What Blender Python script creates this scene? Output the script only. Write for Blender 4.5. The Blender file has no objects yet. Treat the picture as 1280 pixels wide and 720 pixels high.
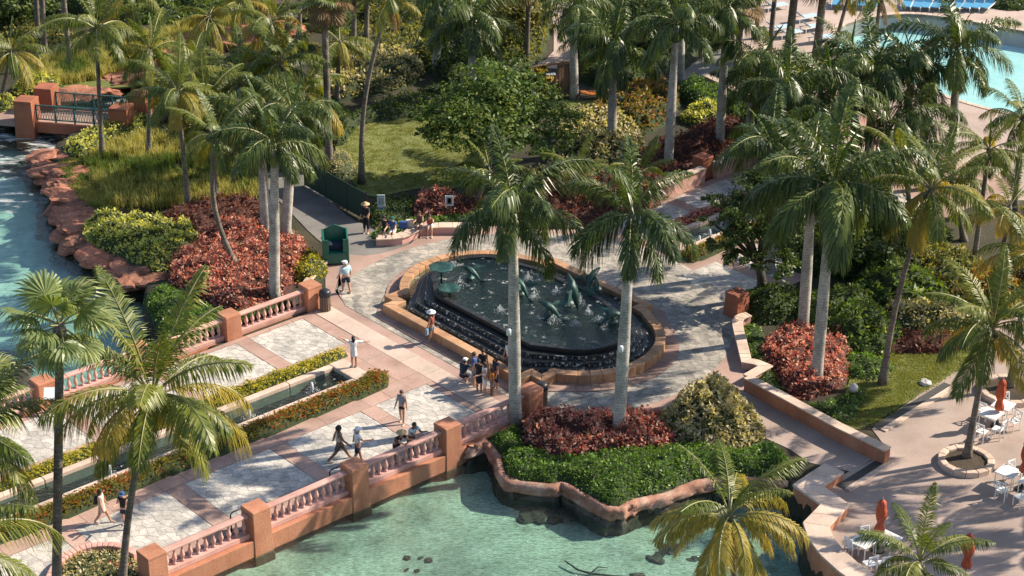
import bpy, bmesh, math, random
import numpy as np
from mathutils import Vector, Matrix

# ------------------------------------------------------------------ camera, sky, sun, exposure
SC = bpy.context.scene
COL = SC.collection
FPX, PITCH, CAMH = 2400.0, math.radians(26.1), 42.6      # focal length (px of a 1280 wide picture), tilt, height
CP, SP = math.cos(PITCH), math.sin(PITCH)
cam = bpy.data.cameras.new('camera')
cam.sensor_width = 36.0
cam.lens = FPX / 1280 * 36
cam.clip_start, cam.clip_end = 1.0, 3000.0
camo = bpy.data.objects.new('camera', cam)
COL.objects.link(camo)
camo.location = (0, 0, CAMH)
camo.rotation_euler = (math.pi / 2 - PITCH, 0, 0)
SC.camera = camo

SUN_EL = math.radians(37)
SUN_AZ = math.atan2(0.958, 0.287)                        # clockwise from +Y
world = bpy.data.worlds.new('World')
SC.world = world
world.use_nodes = True
wn = world.node_tree.nodes
sky = wn.new('ShaderNodeTexSky')
sky.sky_type = 'NISHITA'
sky.sun_disc = False
sky.sun_elevation = SUN_EL
sky.sun_rotation = SUN_AZ
bg = wn['Background']
bg.inputs[1].default_value = 0.11
world.node_tree.links.new(sky.outputs[0], bg.inputs[0])
sl = bpy.data.lights.new('sun', 'SUN')
sl.energy = 5.0
sl.angle = math.radians(0.5)
sl.color = (1.0, 0.88, 0.72)
so = bpy.data.objects.new('sun', sl)
COL.objects.link(so)
sd = Vector((math.cos(SUN_EL) * math.sin(SUN_AZ), math.cos(SUN_EL) * math.cos(SUN_AZ), math.sin(SUN_EL)))
so.rotation_euler = sd.to_track_quat('Z', 'Y').to_euler()
so.location = (60, 60, 80)
SC.view_settings.view_transform = 'Standard'
SC.view_settings.look = 'None'
SC.view_settings.exposure = 0.72
SC.view_settings.gamma = 1.0
SC.cycles.max_bounces = 6
SC.cycles.transparent_max_bounces = 8
SC.cycles.diffuse_bounces = 3
SC.cycles.glossy_bounces = 2
SC.cycles.transmission_bounces = 3
SC.cycles.caustics_reflective = False
SC.cycles.caustics_refractive = False

RND = random.Random(7)
NPR = np.random.RandomState(5)


def at(px, py, z=0.0):
    """point of the site at height z that the survey photograph shows at (px, py)"""
    v = py - 360.0
    d = (CAMH - z) / (SP + v * CP / FPX)
    return Vector(((px - 640.0) / FPX * d, d * (CP - v / FPX * SP), z))


def above(px, py, y):
    """point in the upright plane at distance y"""
    v = py - 360.0
    t = y / (CP - v / FPX * SP)
    return Vector(((px - 640.0) / FPX * t, y, CAMH - t * (SP + v * CP / FPX)))


def ppm(p):
    """pixels per metre at a point"""
    return FPX / (p[1] * CP + (CAMH - p[2]) * SP)


UX, UY = 0.7506, 0.6608
ROT = math.atan2(UY, UX)                                 # direction of the promenade axis


def st(s, t, z=0.0):
    """promenade grid: s along the axis, t across"""
    w = t + 62.6
    return Vector((UX * s - UY * w, UY * s + UX * w, z))


# ------------------------------------------------------------------ object helpers
def tag(o, label=None, cat=None, group=None, kind=None):
    if label: o['label'] = label
    if cat: o['category'] = cat
    if group: o['group'] = group
    if kind: o['kind'] = kind
    return o


def empty(name, loc, rz=0.0, label=None, cat=None, group=None):
    o = bpy.data.objects.new(name, None)
    COL.objects.link(o)
    o.location = loc
    o.rotation_euler = (0, 0, rz)
    o.empty_display_size = 0.2
    return tag(o, label, cat, group)


def link(name, me, parent=None, loc=None, rot=None, scale=None):
    o = bpy.data.objects.new(name, me)
    COL.objects.link(o)
    if parent is not None: o.parent = parent
    if loc is not None: o.location = loc
    if rot is not None: o.rotation_euler = rot
    if scale is not None: o.scale = (scale,) * 3 if isinstance(scale, (int, float)) else scale
    return o


def copy_tree(o, parent=None):
    c = o.copy()
    COL.objects.link(c)
    if parent is not None: c.parent = parent
    for ch in list(o.children):
        copy_tree(ch, c)
    return c


class MB:
    """collects shapes into one mesh"""
    def __init__(self):
        self.v, self.f, self.m, self.mi = [], [], [], 0

    def add(self, vs, fs):
        n = len(self.v)
        self.v += [tuple(p) for p in vs]
        self.f += [tuple(i + n for i in f) for f in fs]
        self.m += [self.mi] * len(fs)
        return self

    def box(self, c, size, rz=0.0, taper=1.0, rot=None):
        hx, hy, hz = size[0] / 2, size[1] / 2, size[2] / 2
        M = rot if rot is not None else Matrix.Rotation(rz, 3, 'Z')
        vs = []
        for z, k in ((-hz, 1.0), (hz, taper)):
            for x, y in ((-hx, -hy), (hx, -hy), (hx, hy), (-hx, hy)):
                vs.append(Vector(c) + M @ Vector((x * k, y * k, z)))
        return self.add(vs, [(3, 2, 1, 0), (4, 5, 6, 7), (0, 1, 5, 4), (1, 2, 6, 5), (2, 3, 7, 6), (3, 0, 4, 7)])

    def tube(self, path, radii, n=8, cap=True):
        path = [Vector(p) for p in path]
        if not hasattr(radii, '__len__'): radii = [radii] * len(path)
        rings = []
        ref = Vector((1, 0, 0))
        for i, p in enumerate(path):
            d = path[min(i + 1, len(path) - 1)] - path[max(i - 1, 0)]
            d.normalize()
            if abs(d.dot(ref)) > 0.95: ref = Vector((0, 1, 0))
            a = d.cross(ref).normalized()
            b = d.cross(a)
            rings.append([p + (a * math.cos(2 * math.pi * k / n) + b * math.sin(2 * math.pi * k / n)) * radii[i] for k in range(n)])
        vs = [q for r in rings for q in r]
        fs = []
        for i in range(len(path) - 1):
            for k in range(n):
                a0, a1 = i * n + k, i * n + (k + 1) % n
                fs.append((a0, a0 + n, a1 + n, a1))
        if cap:
            fs.append(tuple(range(n)))
            fs.append(tuple(reversed(range((len(path) - 1) * n, len(path) * n))))
        return self.add(vs, fs)

    def lathe(self, prof, n=12, c=(0, 0, 0), wob=None):
        vs, fs = [], []
        for r, z in prof:
            for k in range(n):
                a = 2 * math.pi * k / n
                rr = r * (wob(a, z) if wob else 1)
                vs.append((c[0] + rr * math.cos(a), c[1] + rr * math.sin(a), c[2] + z))
        for i in range(len(prof) - 1):
            for k in range(n):
                fs.append((i * n + k, i * n + (k + 1) % n, (i + 1) * n + (k + 1) % n, (i + 1) * n + k))
        fs.append(tuple(reversed(range(n))))
        fs.append(tuple(range((len(prof) - 1) * n, len(prof) * n)))
        return self.add(vs, fs)

    def prism(self, poly, z0, z1, bottom=True):
        poly = ccw([(p[0], p[1]) for p in poly])
        n = len(poly)
        vs = [(x, y, z0) for x, y in poly] + [(x, y, z1) for x, y in poly]
        fs = [tuple(range(n, 2 * n))] + [(i, (i + 1) % n, (i + 1) % n + n, i + n) for i in range(n)]
        if bottom: fs.append(tuple(reversed(range(n))))
        return self.add(vs, fs)

    def sheet(self, poly, z):
        poly = ccw([(p[0], p[1]) for p in poly])
        return self.add([(x, y, z) for x, y in poly], [tuple(range(len(poly)))])

    def mesh(self, name, mats, smooth=False):
        me = bpy.data.meshes.new(name)
        me.from_pydata(self.v, [], self.f)
        mats = mats if isinstance(mats, (list, tuple)) else [mats]
        for m in mats: me.materials.append(m)
        if len(mats) > 1: me.polygons.foreach_set('material_index', self.m)
        if smooth: me.polygons.foreach_set('use_smooth', [True] * len(me.polygons))
        me.update()
        return me

    def obj(self, name, mats, parent=None, loc=None, smooth=False, bevel=0.0, rot=None):
        o = link(name, self.mesh(name, mats, smooth), parent, loc, rot)
        if bevel:
            b = o.modifiers.new('bevel', 'BEVEL')
            b.width, b.segments, b.limit_method = bevel, 2, 'ANGLE'
        return o


def ccw(poly):
    a = sum(poly[i - 1][0] * poly[i][1] - poly[i][0] * poly[i - 1][1] for i in range(len(poly)))
    return poly if a > 0 else poly[::-1]


def np_mesh(name, V, F, mats, midx=None, smooth=False):
    """mesh from numpy arrays; all faces have the same number of corners"""
    me = bpy.data.meshes.new(name)
    k = F.shape[1]
    me.vertices.add(len(V))
    me.vertices.foreach_set('co', V.astype(np.float32).ravel())
    me.loops.add(F.size)
    me.loops.foreach_set('vertex_index', F.astype(np.int32).ravel())
    me.polygons.add(len(F))
    me.polygons.foreach_set('loop_start', np.arange(0, F.size, k, dtype=np.int32))
    me.polygons.foreach_set('loop_total', np.full(len(F), k, dtype=np.int32))
    for m in (mats if isinstance(mats, (list, tuple)) else [mats]): me.materials.append(m)
    if midx is not None: me.polygons.foreach_set('material_index', midx.astype(np.int32))
    if smooth: me.polygons.foreach_set('use_smooth', np.ones(len(F), dtype=bool))
    me.update(calc_edges=True)
    return me


def pip(P, poly):
    """which of the points P lie inside the polygon"""
    x, y = P[:, 0], P[:, 1]
    inside = np.zeros(len(P), bool)
    n = len(poly)
    for i in range(n):
        x0, y0 = poly[i - 1][0], poly[i - 1][1]
        x1, y1 = poly[i][0], poly[i][1]
        c = (y0 > y) != (y1 > y)
        with np.errstate(divide='ignore', invalid='ignore'):
            inside ^= c & (x < (x1 - x0) * (y - y0) / (y1 - y0 + 1e-12) + x0)
    return inside


def edge_dist(P, poly):
    d = np.full(len(P), 1e9)
    for i in range(len(poly)):
        a = np.array(poly[i - 1][:2]); b = np.array(poly[i][:2])
        ab = b - a
        t = np.clip(((P[:, :2] - a) @ ab) / (ab @ ab + 1e-12), 0, 1)
        q = a + t[:, None] * ab
        d = np.minimum(d, np.hypot(P[:, 0] - q[:, 0], P[:, 1] - q[:, 1]))
    return d


def smooth_path(pts, sub=4, closed=False):
    """Catmull-Rom through the points"""
    pts = [Vector(p) for p in pts]
    n = len(pts)
    out = []
    for i in range(n if closed else n - 1):
        g = (lambda k: pts[k % n]) if closed else (lambda k: pts[min(max(k, 0), n - 1)])
        p0, p1, p2, p3 = g(i - 1), g(i), g(i + 1), g(i + 2)
        for j in range(sub):
            t = j / sub
            out.append(0.5 * ((2 * p1) + (p2 - p0) * t + (2 * p0 - 5 * p1 + 4 * p2 - p3) * t * t + (3 * p1 - p0 - 3 * p2 + p3) * t ** 3))
    if not closed: out.append(pts[-1])
    return out


def offset_path(path, d, closed=False):
    """parallel path at distance d to the left"""
    n = len(path)
    out = []
    for i in range(n):
        p = Vector(path[i][:2])
        a = Vector(path[(i - 1) % n][:2]) if (closed or i > 0) else None
        b = Vector(path[(i + 1) % n][:2]) if (closed or i < n - 1) else None
        ns = []
        if a is not None and (p - a).length > 1e-6:
            e = (p - a).normalized(); ns.append(Vector((-e.y, e.x)))
        if b is not None and (b - p).length > 1e-6:
            e = (b - p).normalized(); ns.append(Vector((-e.y, e.x)))
        m = sum(ns, Vector((0, 0)))
        m.normalize()
        k = max(0.5, m.dot(ns[0]))
        out.append(p + m * d / k)
    return out


def resample(path, step):
    path = [Vector(p) for p in path]
    out = [path[0]]
    for i in range(len(path) - 1):
        L = (path[i + 1] - path[i]).length
        k = max(1, round(L / step))
        for j in range(1, k + 1): out.append(path[i].lerp(path[i + 1], j / k))
    return out


def blocks(path, o0, o1, z0, z1, step, name, mat, parent, gap=0.012, closed=False, bevel=0.015):
    """a kerb of separate stones along a path, each a part"""
    P = [Vector(p[:2]) for p in path]
    if closed: P = P + [P[0]]
    A, B = offset_path(P, o0), offset_path(P, o1)
    if closed:
        core = P[:-1]
        A, B = offset_path(core, o0, True), offset_path(core, o1, True)
        A.append(A[0]); B.append(B[0])
    base = parent.location.xy if parent is not None else Vector((0, 0))
    for i in range(len(P) - 1):
        L = (P[i + 1] - P[i]).length
        k = max(1, round(L / step))
        for j in range(k):
            g = min(0.2, gap / max(L / k, 0.02) / 2)
            u0, u1 = (j + g) / k, (j + 1 - g) / k
            q = [A[i].lerp(A[i + 1], u0), A[i].lerp(A[i + 1], u1), B[i].lerp(B[i + 1], u1), B[i].lerp(B[i + 1], u0)]
            MB().prism([p - base for p in q], z0, z1 + RND.uniform(-.004, .004)).obj(name, mat, parent, bevel=bevel)


# ------------------------------------------------------------------ materials
def mat(name):
    m = bpy.data.materials.new(name)
    m.use_nodes = True
    nt = m.node_tree
    return m, nt, nt.nodes, nt.links, nt.nodes['Principled BSDF']


def ramp(nodes, cols, pos=None):
    r = nodes.new('ShaderNodeValToRGB')
    e = r.color_ramp.elements
    n = len(cols)
    while len(e) < n: e.new(0.5)
    for i, c in enumerate(cols):
        e[i].position = pos[i] if pos else i / max(1, n - 1)
        e[i].color = (*c, 1)
    return r


def noise(nodes, links, scale, detail=4, rough=0.6, coord=None, sc3=None):
    t = nodes.new('ShaderNodeTexNoise')
    t.inputs['Scale'].default_value = scale
    t.inputs['Detail'].default_value = detail
    t.inputs['Roughness'].default_value = rough
    if coord is not None:
        if sc3:
            mp = nodes.new('ShaderNodeMapping')
            mp.inputs['Scale'].default_value = sc3
            links.new(coord, mp.inputs['Vector'])
            coord = mp.outputs[0]
        links.new(coord, t.inputs['Vector'])
    return t


def mixc(nodes, links, fac, a, b, mode='MIX'):
    m = nodes.new('ShaderNodeMix')
    m.data_type = 'RGBA'
    m.blend_type = mode
    for val, s in ((fac, m.inputs[0]), (a, m.inputs[6]), (b, m.inputs[7])):
        if hasattr(val, 'is_linked'): links.new(val, s)
        elif isinstance(val, (int, float)): s.default_value = val
        else: s.default_value = (*val, 1)
    return m.outputs[2]


def stone(name, cols, scale=1.2, rough=0.8, bump=0.25, per=None, stain=0.35, streak=False, fine=18.0, island=False, rings=0.0):
    """mottled mineral surface; cols = dark..light; per = spread of colour from one piece to the next"""
    m, nt, N, L, b = mat(name)
    geo = N.new('ShaderNodeNewGeometry')
    pos = geo.outputs['Position']
    n1 = noise(N, L, scale, 6, 0.65, pos, (1, 1, 0.35) if streak else None)
    r = ramp(N, cols, [0.25 + 0.5 * i / max(1, len(cols) - 1) for i in range(len(cols))])
    L.new(n1.outputs['Fac'], r.inputs[0])
    c = r.outputs[0]
    n2 = noise(N, L, fine, 3, 0.7, pos)
    r2 = ramp(N, [(1 - stain,) * 3, (1.12,) * 3], [0.32, 0.62])
    L.new(n2.outputs['Fac'], r2.inputs[0])
    c = mixc(N, L, 0.8, c, r2.outputs[0], 'MULTIPLY')
    n4 = noise(N, L, scale * .28, 3, 0.6, pos)
    r4 = ramp(N, [(1 - stain * 1.1, 1 - stain, 1 - stain * .95), (1.08,) * 3], [0.36, 0.6])
    L.new(n4.outputs['Fac'], r4.inputs[0])
    c = mixc(N, L, 0.75, c, r4.outputs[0], 'MULTIPLY')
    if per:
        if island: val = geo.outputs['Random Per Island']
        else:
            oi = N.new('ShaderNodeObjectInfo'); val = oi.outputs['Random']
        r3 = ramp(N, per)
        L.new(val, r3.inputs[0])
        c = mixc(N, L, 1.0, c, r3.outputs[0], 'MULTIPLY')
    if rings:                                            # leaf scars round a palm trunk
        wv = N.new('ShaderNodeTexWave'); wv.bands_direction = 'Z'
        wv.inputs['Scale'].default_value = rings; wv.inputs['Distortion'].default_value = 3.0; wv.inputs['Detail'].default_value = 3; wv.inputs['Detail Scale'].default_value = 1.2
        L.new(pos, wv.inputs['Vector'])
        rw = ramp(N, [(.76, .74, .72), (1.04,) * 3], [.05, .45])
        L.new(wv.outputs['Fac'], rw.inputs[0])
        c = mixc(N, L, .8, c, rw.outputs[0], 'MULTIPLY')
    L.new(c, b.inputs['Base Color'])
    b.inputs['Roughness'].default_value = rough
    bp = N.new('ShaderNodeBump')
    bp.inputs['Strength'].default_value = bump
    bp.inputs['Distance'].default_value = 0.05
    n3 = noise(N, L, fine * 0.7, 5, 0.7, pos)
    L.new(n3.outputs['Fac'], bp.inputs['Height'])
    L.new(bp.outputs[0], b.inputs['Normal'])
    return m


def leaf(name, cols, trans=0.3, rough=0.45, obj=False, patch=None, tint=(1.5, 1.5, 0.5), pscale=0.8, pr=(.5, .58)):
    """foliage: colour drawn per leaf (or per frond), light passing through"""
    m, nt, N, L, b = mat(name)
    geo = N.new('ShaderNodeNewGeometry')
    r = ramp(N, cols)
    if obj:
        oi = N.new('ShaderNodeObjectInfo')
        mm = N.new('ShaderNodeMath'); mm.operation = 'MULTIPLY_ADD'
        L.new(geo.outputs['Random Per Island'], mm.inputs[0]); mm.inputs[1].default_value = 0.6
        mm2 = N.new('ShaderNodeMath'); mm2.operation = 'MULTIPLY_ADD'
        L.new(oi.outputs['Random'], mm2.inputs[0]); mm2.inputs[1].default_value = 0.55; mm2.inputs[2].default_value = -0.08
        L.new(mm2.outputs[0], mm.inputs[2])
        L.new(mm.outputs[0], r.inputs[0])
    else:
        L.new(geo.outputs['Random Per Island'], r.inputs[0])
    c = r.outputs[0]
    if patch:
        n = noise(N, L, pscale, 3, 0.6, geo.outputs['Position'])
        rp = ramp(N, [(0, 0, 0), (1, 1, 1)], list(pr))
        L.new(n.outputs['Fac'], rp.inputs[0])
        c = mixc(N, L, rp.outputs[0], c, patch)
    L.new(c, b.inputs['Base Color'])
    b.inputs['Roughness'].default_value = rough
    b.inputs['Specular IOR Level'].default_value = 0.4 if obj else 0.22
    tr = N.new('ShaderNodeBsdfTranslucent')
    L.new(mixc(N, L, 1.0, c, tint, 'MULTIPLY'), tr.inputs['Color'])
    mx = N.new('ShaderNodeMixShader')
    mx.inputs[0].default_value = trans if obj else min(.5, trans + .14)
    L.new(b.outputs[0], mx.inputs[1]); L.new(tr.outputs[0], mx.inputs[2])
    L.new(mx.outputs[0], N['Material Output'].inputs['Surface'])
    return m


def plain(name, col, rough=0.6, metal=0.0, var=0.15, scale=6.0, bump=0.0):
    m, nt, N, L, b = mat(name)
    geo = N.new('ShaderNodeNewGeometry')
    n = noise(N, L, scale, 4, 0.6, geo.outputs['Position'])
    r = ramp(N, [tuple(x * (1 - var) for x in col), tuple(min(1, x * (1 + var)) for x in col)], [0.3, 0.7])
    L.new(n.outputs['Fac'], r.inputs[0])
    L.new(r.outputs[0], b.inputs['Base Color'])
    b.inputs['Roughness'].default_value = rough
    b.inputs['Metallic'].default_value = metal
    if bump:
        bp = N.new('ShaderNodeBump'); bp.inputs['Strength'].default_value = bump; bp.inputs['Distance'].default_value = .03
        L.new(n.outputs['Fac'], bp.inputs['Height']); L.new(bp.outputs[0], b.inputs['Normal'])
    return m


def water(name, tint, scale=2.0, bump=0.25, refl=1.0, streak=None, rough=0.06, foam=None, sparkle=False):
    """clear tinted water over a real bed: see-through body with a rippled mirror on top"""
    m, nt, N, L, b = mat(name)
    N.remove(b)
    geo = N.new('ShaderNodeNewGeometry')
    pos = geo.outputs['Position']
    n1 = noise(N, L, scale, 5, 0.65, pos, (1, 1.6, 1))
    bp = N.new('ShaderNodeBump'); bp.inputs['Strength'].default_value = bump; bp.inputs['Distance'].default_value = 0.12
    L.new(n1.outputs['Fac'], bp.inputs['Height'])
    tr = N.new('ShaderNodeBsdfTransparent'); tr.inputs[0].default_value = (*tint, 1)
    gl = N.new('ShaderNodeBsdfGlossy'); gl.inputs['Roughness'].default_value = rough
    L.new(bp.outputs[0], gl.inputs['Normal'])
    # Schlick reflectance, the same from above and below the surface
    dt = N.new('ShaderNodeVectorMath'); dt.operation = 'DOT_PRODUCT'
    L.new(geo.outputs['Incoming'], dt.inputs[0]); L.new(bp.outputs[0], dt.inputs[1])

    def mth(op, a, b_=None, c_=None):
        q = N.new('ShaderNodeMath'); q.operation = op
        for i_, v_ in enumerate((a, b_, c_)):
            if v_ is None: continue
            if hasattr(v_, 'is_linked'): L.new(v_, q.inputs[i_])
            else: q.inputs[i_].default_value = v_
        return q.outputs[0]
    ab = mth('MINIMUM', mth('ABSOLUTE', dt.outputs['Value']), 1.0)
    f5 = mth('POWER', mth('SUBTRACT', 1.0, ab), 5.0)
    mm = N.new('ShaderNodeMath'); mm.operation = 'MULTIPLY'; mm.inputs[1].default_value = refl
    L.new(mth('MULTIPLY_ADD', f5, .98, .02), mm.inputs[0])
    mx = N.new('ShaderNodeMixShader')
    L.new(mm.outputs[0], mx.inputs[0]); L.new(tr.outputs[0], mx.inputs[1]); L.new(gl.outputs[0], mx.inputs[2])
    out = mx.outputs[0]
    if foam:
        # churned water: white froth in drawn-out patches
        fs, lo, hi, sc3 = foam[:4]
        nf = noise(N, L, fs, 7, 0.72, pos, sc3)
        rf = ramp(N, [(0, 0, 0), (1, 1, 1)], [lo, hi])
        val = nf.outputs['Fac']
        if len(foam) > 4:                                # calms down with distance from the falls
            sx = N.new('ShaderNodeSeparateXYZ'); L.new(pos, sx.inputs[0])
            y0, y1, amt = foam[4]
            mr = N.new('ShaderNodeMapRange'); mr.inputs[1].default_value = y0; mr.inputs[2].default_value = y1
            mr.inputs[3].default_value = -amt; mr.inputs[4].default_value = 0
            L.new(sx.outputs[1], mr.inputs[0])
            val = mth('ADD', val, mr.outputs[0])
        L.new(val, rf.inputs[0])
        df = N.new('ShaderNodeBsdfDiffuse'); df.inputs[0].default_value = (0.8, 0.82, 0.8, 1)
        m2 = N.new('ShaderNodeMixShader')
        L.new(rf.outputs[0], m2.inputs[0]); L.new(out, m2.inputs[1]); L.new(df.outputs[0], m2.inputs[2])
        out = m2.outputs[0]
    L.new(out, N['Material Output'].inputs['Surface'])
    return m


M = {}
# mineral
M['terracotta'] = stone('terracotta_render', [(.37, .145, .08), (.52, .225, .13), (.60, .29, .185)], 1.0, .85, .3, per=[(.88, .86, .84), (1.08, 1.05, 1.02)], streak=True, stain=.3)
M['brick_red'] = stone('red_stained_render', [(.27, .085, .045), (.38, .13, .07), (.44, .17, .1)], 1.0, .85, .3, per=[(.9, .88, .86), (1.08, 1.05, 1.02)], streak=True)
M['pink_rail'] = stone('pink_cast_stone', [(.48, .24, .195), (.60, .335, .28), (.68, .42, .36)], 1.5, .8, .15, stain=.22)
M['pink_slab'] = stone('pink_paving', [(.33, .21, .165), (.44, .295, .24), (.50, .355, .295)], .7, .85, .15, per=[(.87, .86, .85), (1.08, 1.05, 1.03)], stain=.2)
M['pink_base'] = stone('pink_concrete', [(.30, .19, .15), (.40, .265, .215), (.46, .32, .265)], .6, .88, .2, stain=.25)
M['sill'] = stone('buff_threshold', [(.46, .35, .28), (.57, .44, .36), (.63, .51, .43)], .8, .85, .15, per=[(.92, .92, .92), (1.06, 1.04, 1.02)], stain=.15)
M['flag'] = stone('flagstone', [(.39, .365, .33), (.575, .54, .49), (.66, .625, .57)], 3.2, .85, .35, per=[(.78, .77, .76), (1.0, .98, .96), (1.08, 1.06, 1.03)], stain=.3)
M['flag_far'] = stone('flagstone_joined', [(.39, .365, .33), (.575, .54, .49), (.66, .625, .57)], 3.2, .85, .35, per=[(.78, .77, .76), (1.0, .98, .96), (1.08, 1.06, 1.03)], stain=.3, island=True)
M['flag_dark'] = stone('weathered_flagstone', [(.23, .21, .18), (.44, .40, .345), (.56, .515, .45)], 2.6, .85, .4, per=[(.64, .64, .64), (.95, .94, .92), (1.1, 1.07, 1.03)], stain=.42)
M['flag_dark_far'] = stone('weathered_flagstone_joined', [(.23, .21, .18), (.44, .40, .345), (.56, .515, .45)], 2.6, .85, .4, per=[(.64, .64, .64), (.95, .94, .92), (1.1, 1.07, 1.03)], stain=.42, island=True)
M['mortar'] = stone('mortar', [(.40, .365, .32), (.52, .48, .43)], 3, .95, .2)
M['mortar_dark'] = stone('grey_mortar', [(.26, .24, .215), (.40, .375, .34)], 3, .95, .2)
M['terrace'] = stone('terrace_concrete', [(.29, .215, .18), (.385, .295, .25), (.445, .36, .31)], .45, .9, .18, stain=.25)
M['ring_slab'] = stone('brown_pink_paving', [(.26, .165, .13), (.36, .24, .195), (.43, .30, .25)], .8, .85, .2, per=[(.86, .85, .84), (1.08, 1.05, 1.03)], stain=.3)
M['coping'] = stone('pale_coping', [(.50, .375, .295), (.63, .485, .39), (.70, .56, .47)], 1.2, .82, .2, per=[(.9, .88, .86), (1.08, 1.06, 1.04)], stain=.25)
M['rim'] = stone('ochre_fountain_stone', [(.33, .17, .085), (.48, .275, .15), (.57, .36, .22)], 1.3, .75, .25, per=[(.82, .8, .78), (1.1, 1.06, 1.02)], stain=.3)
M['path'] = stone('grey_path', [(.13, .12, .11), (.20, .185, .17), (.25, .235, .215)], .6, .92, .2, stain=.2)
M['deck'] = stone('pool_deck', [(.33, .245, .2), (.43, .33, .275), (.48, .385, .33)], .5, .9, .15, stain=.2)
M['rock'] = stone('red_rock', [(.20, .075, .045), (.46, .19, .115), (.60, .30, .2)], 1.6, .92, .9, per=[(.8, .8, .8), (1.1, 1.05, 1.0)], stain=.5, fine=9)
M['rock_wet'] = stone('wet_dark_rock', [(.03, .027, .02), (.075, .062, .045), (.14, .115, .08)], 1.5, .5, .9, stain=.5, fine=9)
M['seawall'] = stone('rounded_seawall', [(.18, .075, .05), (.42, .21, .14), (.66, .48, .39)], 1.4, .85, .5, stain=.4, streak=False)
M['black_stone'] = stone('black_fountain_stone', [(.012, .013, .013), (.025, .026, .026), (.045, .046, .045)], 2, .35, .6, stain=.4)
M['soil'] = stone('mulch_soil', [(.035, .026, .017), (.07, .05, .032), (.10, .075, .05)], 1.5, .95, .8, stain=.5)
M['ground'] = stone('planted_ground', [(.03, .03, .014), (.055, .048, .024), (.085, .07, .036)], .5, .95, .8, stain=.5)
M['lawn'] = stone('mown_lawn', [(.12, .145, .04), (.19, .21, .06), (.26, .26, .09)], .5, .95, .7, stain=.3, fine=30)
M['lawn2'] = stone('shaded_lawn', [(.09, .115, .025), (.135, .16, .035), (.18, .19, .05)], .4, .95, .6, stain=.25, fine=30)  # darker copy of the lawn, with shade put into its colour
M['sand'] = stone('pale_lagoon_sand', [(.17, .20, .13), (.40, .43, .35), (.49, .52, .44), (.58, .60, .53)], 1.1, .95, .5, stain=.42, fine=5)
M['sand_deep'] = stone('deep_lagoon_bed', [(.34, .40, .35), (.46, .52, .46), (.56, .60, .53)], .5, .95, .4, stain=.22, fine=2)
M['tile'] = stone('turquoise_pool_tile', [(.36, .56, .55), (.46, .64, .62), (.54, .68, .65)], .2, .6, .1, stain=.12, fine=2)
M['canal'] = stone('dark_canal_tile', [(.018, .03, .03), (.035, .055, .055), (.06, .08, .08)], 1.5, .5, .2, stain=.3)
# water
M['lagoon'] = water('lagoon_water', (.72, .93, .875), 5.5, .75, 1.6, rough=.12)
M['lagoon_deep'] = water('deep_lagoon_water', (.66, .88, .845), 1.6, .5, 2.0, rough=.1, foam=(.5, .50, .66, (.7, 2.0, 1), (88., 107., .17)))
M['poolwater'] = water('pool_water', (.82, .965, .955), 1.6, .15, .8)
M['canalwater'] = water('canal_water', (.36, .56, .56), 4, .6, 1.2, foam=(3.2, .62, .76, (1, 1.4, 1)))
M['fountwater'] = water('fountain_water', (.45, .72, .70), 5, .8, 1.4, rough=.1, foam=(2.4, .585, .76, None))
M['cascade'] = water('falling_water', (.25, .30, .30), 9, 1.0, 1.5, rough=.12, foam=(9.0, .53, .66, (1, 1, .4)))
m, nt, N, L, b = mat('white_froth')
b.inputs['Base Color'].default_value = (.62, .66, .67, 1); b.inputs['Roughness'].default_value = .5
M['froth'] = m
# plants
M['royal'] = leaf('royal_palm_frond', [(0.0319, 0.054, 0.0137), (0.0585, 0.0918, 0.0197), (0.0907, 0.13, 0.0274), (0.149, 0.187, 0.0456)], .25, .35, obj=True)
M['royal_young'] = leaf('young_palm_frond', [(.07, .14, .03), (.13, .21, .04)], .3, .4, obj=True)
M['coco'] = leaf('coconut_frond', [(0.0578, 0.0924, 0.0162), (0.11, 0.148, 0.0244), (0.184, 0.21, 0.0366), (0.301, 0.29, 0.061)], .32, .4, obj=True)
M['coco_gold'] = leaf('golden_coconut_frond', [(0.172, 0.185, 0.0323), (0.358, 0.308, 0.0517), (0.476, 0.339, 0.0647)], .35, .5, obj=True, tint=(1.4, 1.2, .5))
M['coco_dead'] = leaf('dry_brown_frond', [(.13, .08, .035), (.25, .16, .07)], .2, .7, obj=True, tint=(1.2, 1, .6))
M['fan'] = leaf('fan_palm_leaf', [(0.115, 0.161, 0.0517), (0.218, 0.265, 0.092), (0.38, 0.391, 0.161)], .3, .4, obj=True)
M['rib'] = plain('leaf_rib', (.22, .21, .07), .5)
M['royal_trunk'] = stone('royal_palm_trunk', [(.30, .275, .24), (.47, .44, .385), (.58, .545, .48)], 2.2, .85, .4, stain=.4, fine=7, rings=2.3)
M['coco_trunk'] = stone('coconut_trunk', [(.10, .08, .06), (.2, .165, .13), (.3, .255, .21)], 2.5, .9, .6, stain=.4, fine=8, rings=1.7)
M['crownshaft'] = plain('crownshaft', (.10, .15, .035), .4, var=.25, scale=2)
M['bark'] = stone('tree_bark', [(.05, .04, .03), (.10, .085, .065)], 3, .9, .6)
M['red_leaf'] = leaf('red_croton_leaf', [(0.202, 0.0578, 0.0433), (0.506, 0.172, 0.118), (0.731, 0.343, 0.234), (0.731, 0.596, 0.433)], .25, .45, tint=(1.4, .85, .7), patch=(.13, .13, .04), pscale=1.1, pr=(.62, .68))
M['maroon_leaf'] = leaf('maroon_leaf', [(0.0617, 0.0266, 0.0238), (0.132, 0.0532, 0.0408), (0.201, 0.0976, 0.0679), (0.309, 0.152, 0.0849)], .2, .45, tint=(1.5, .9, .7))
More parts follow.
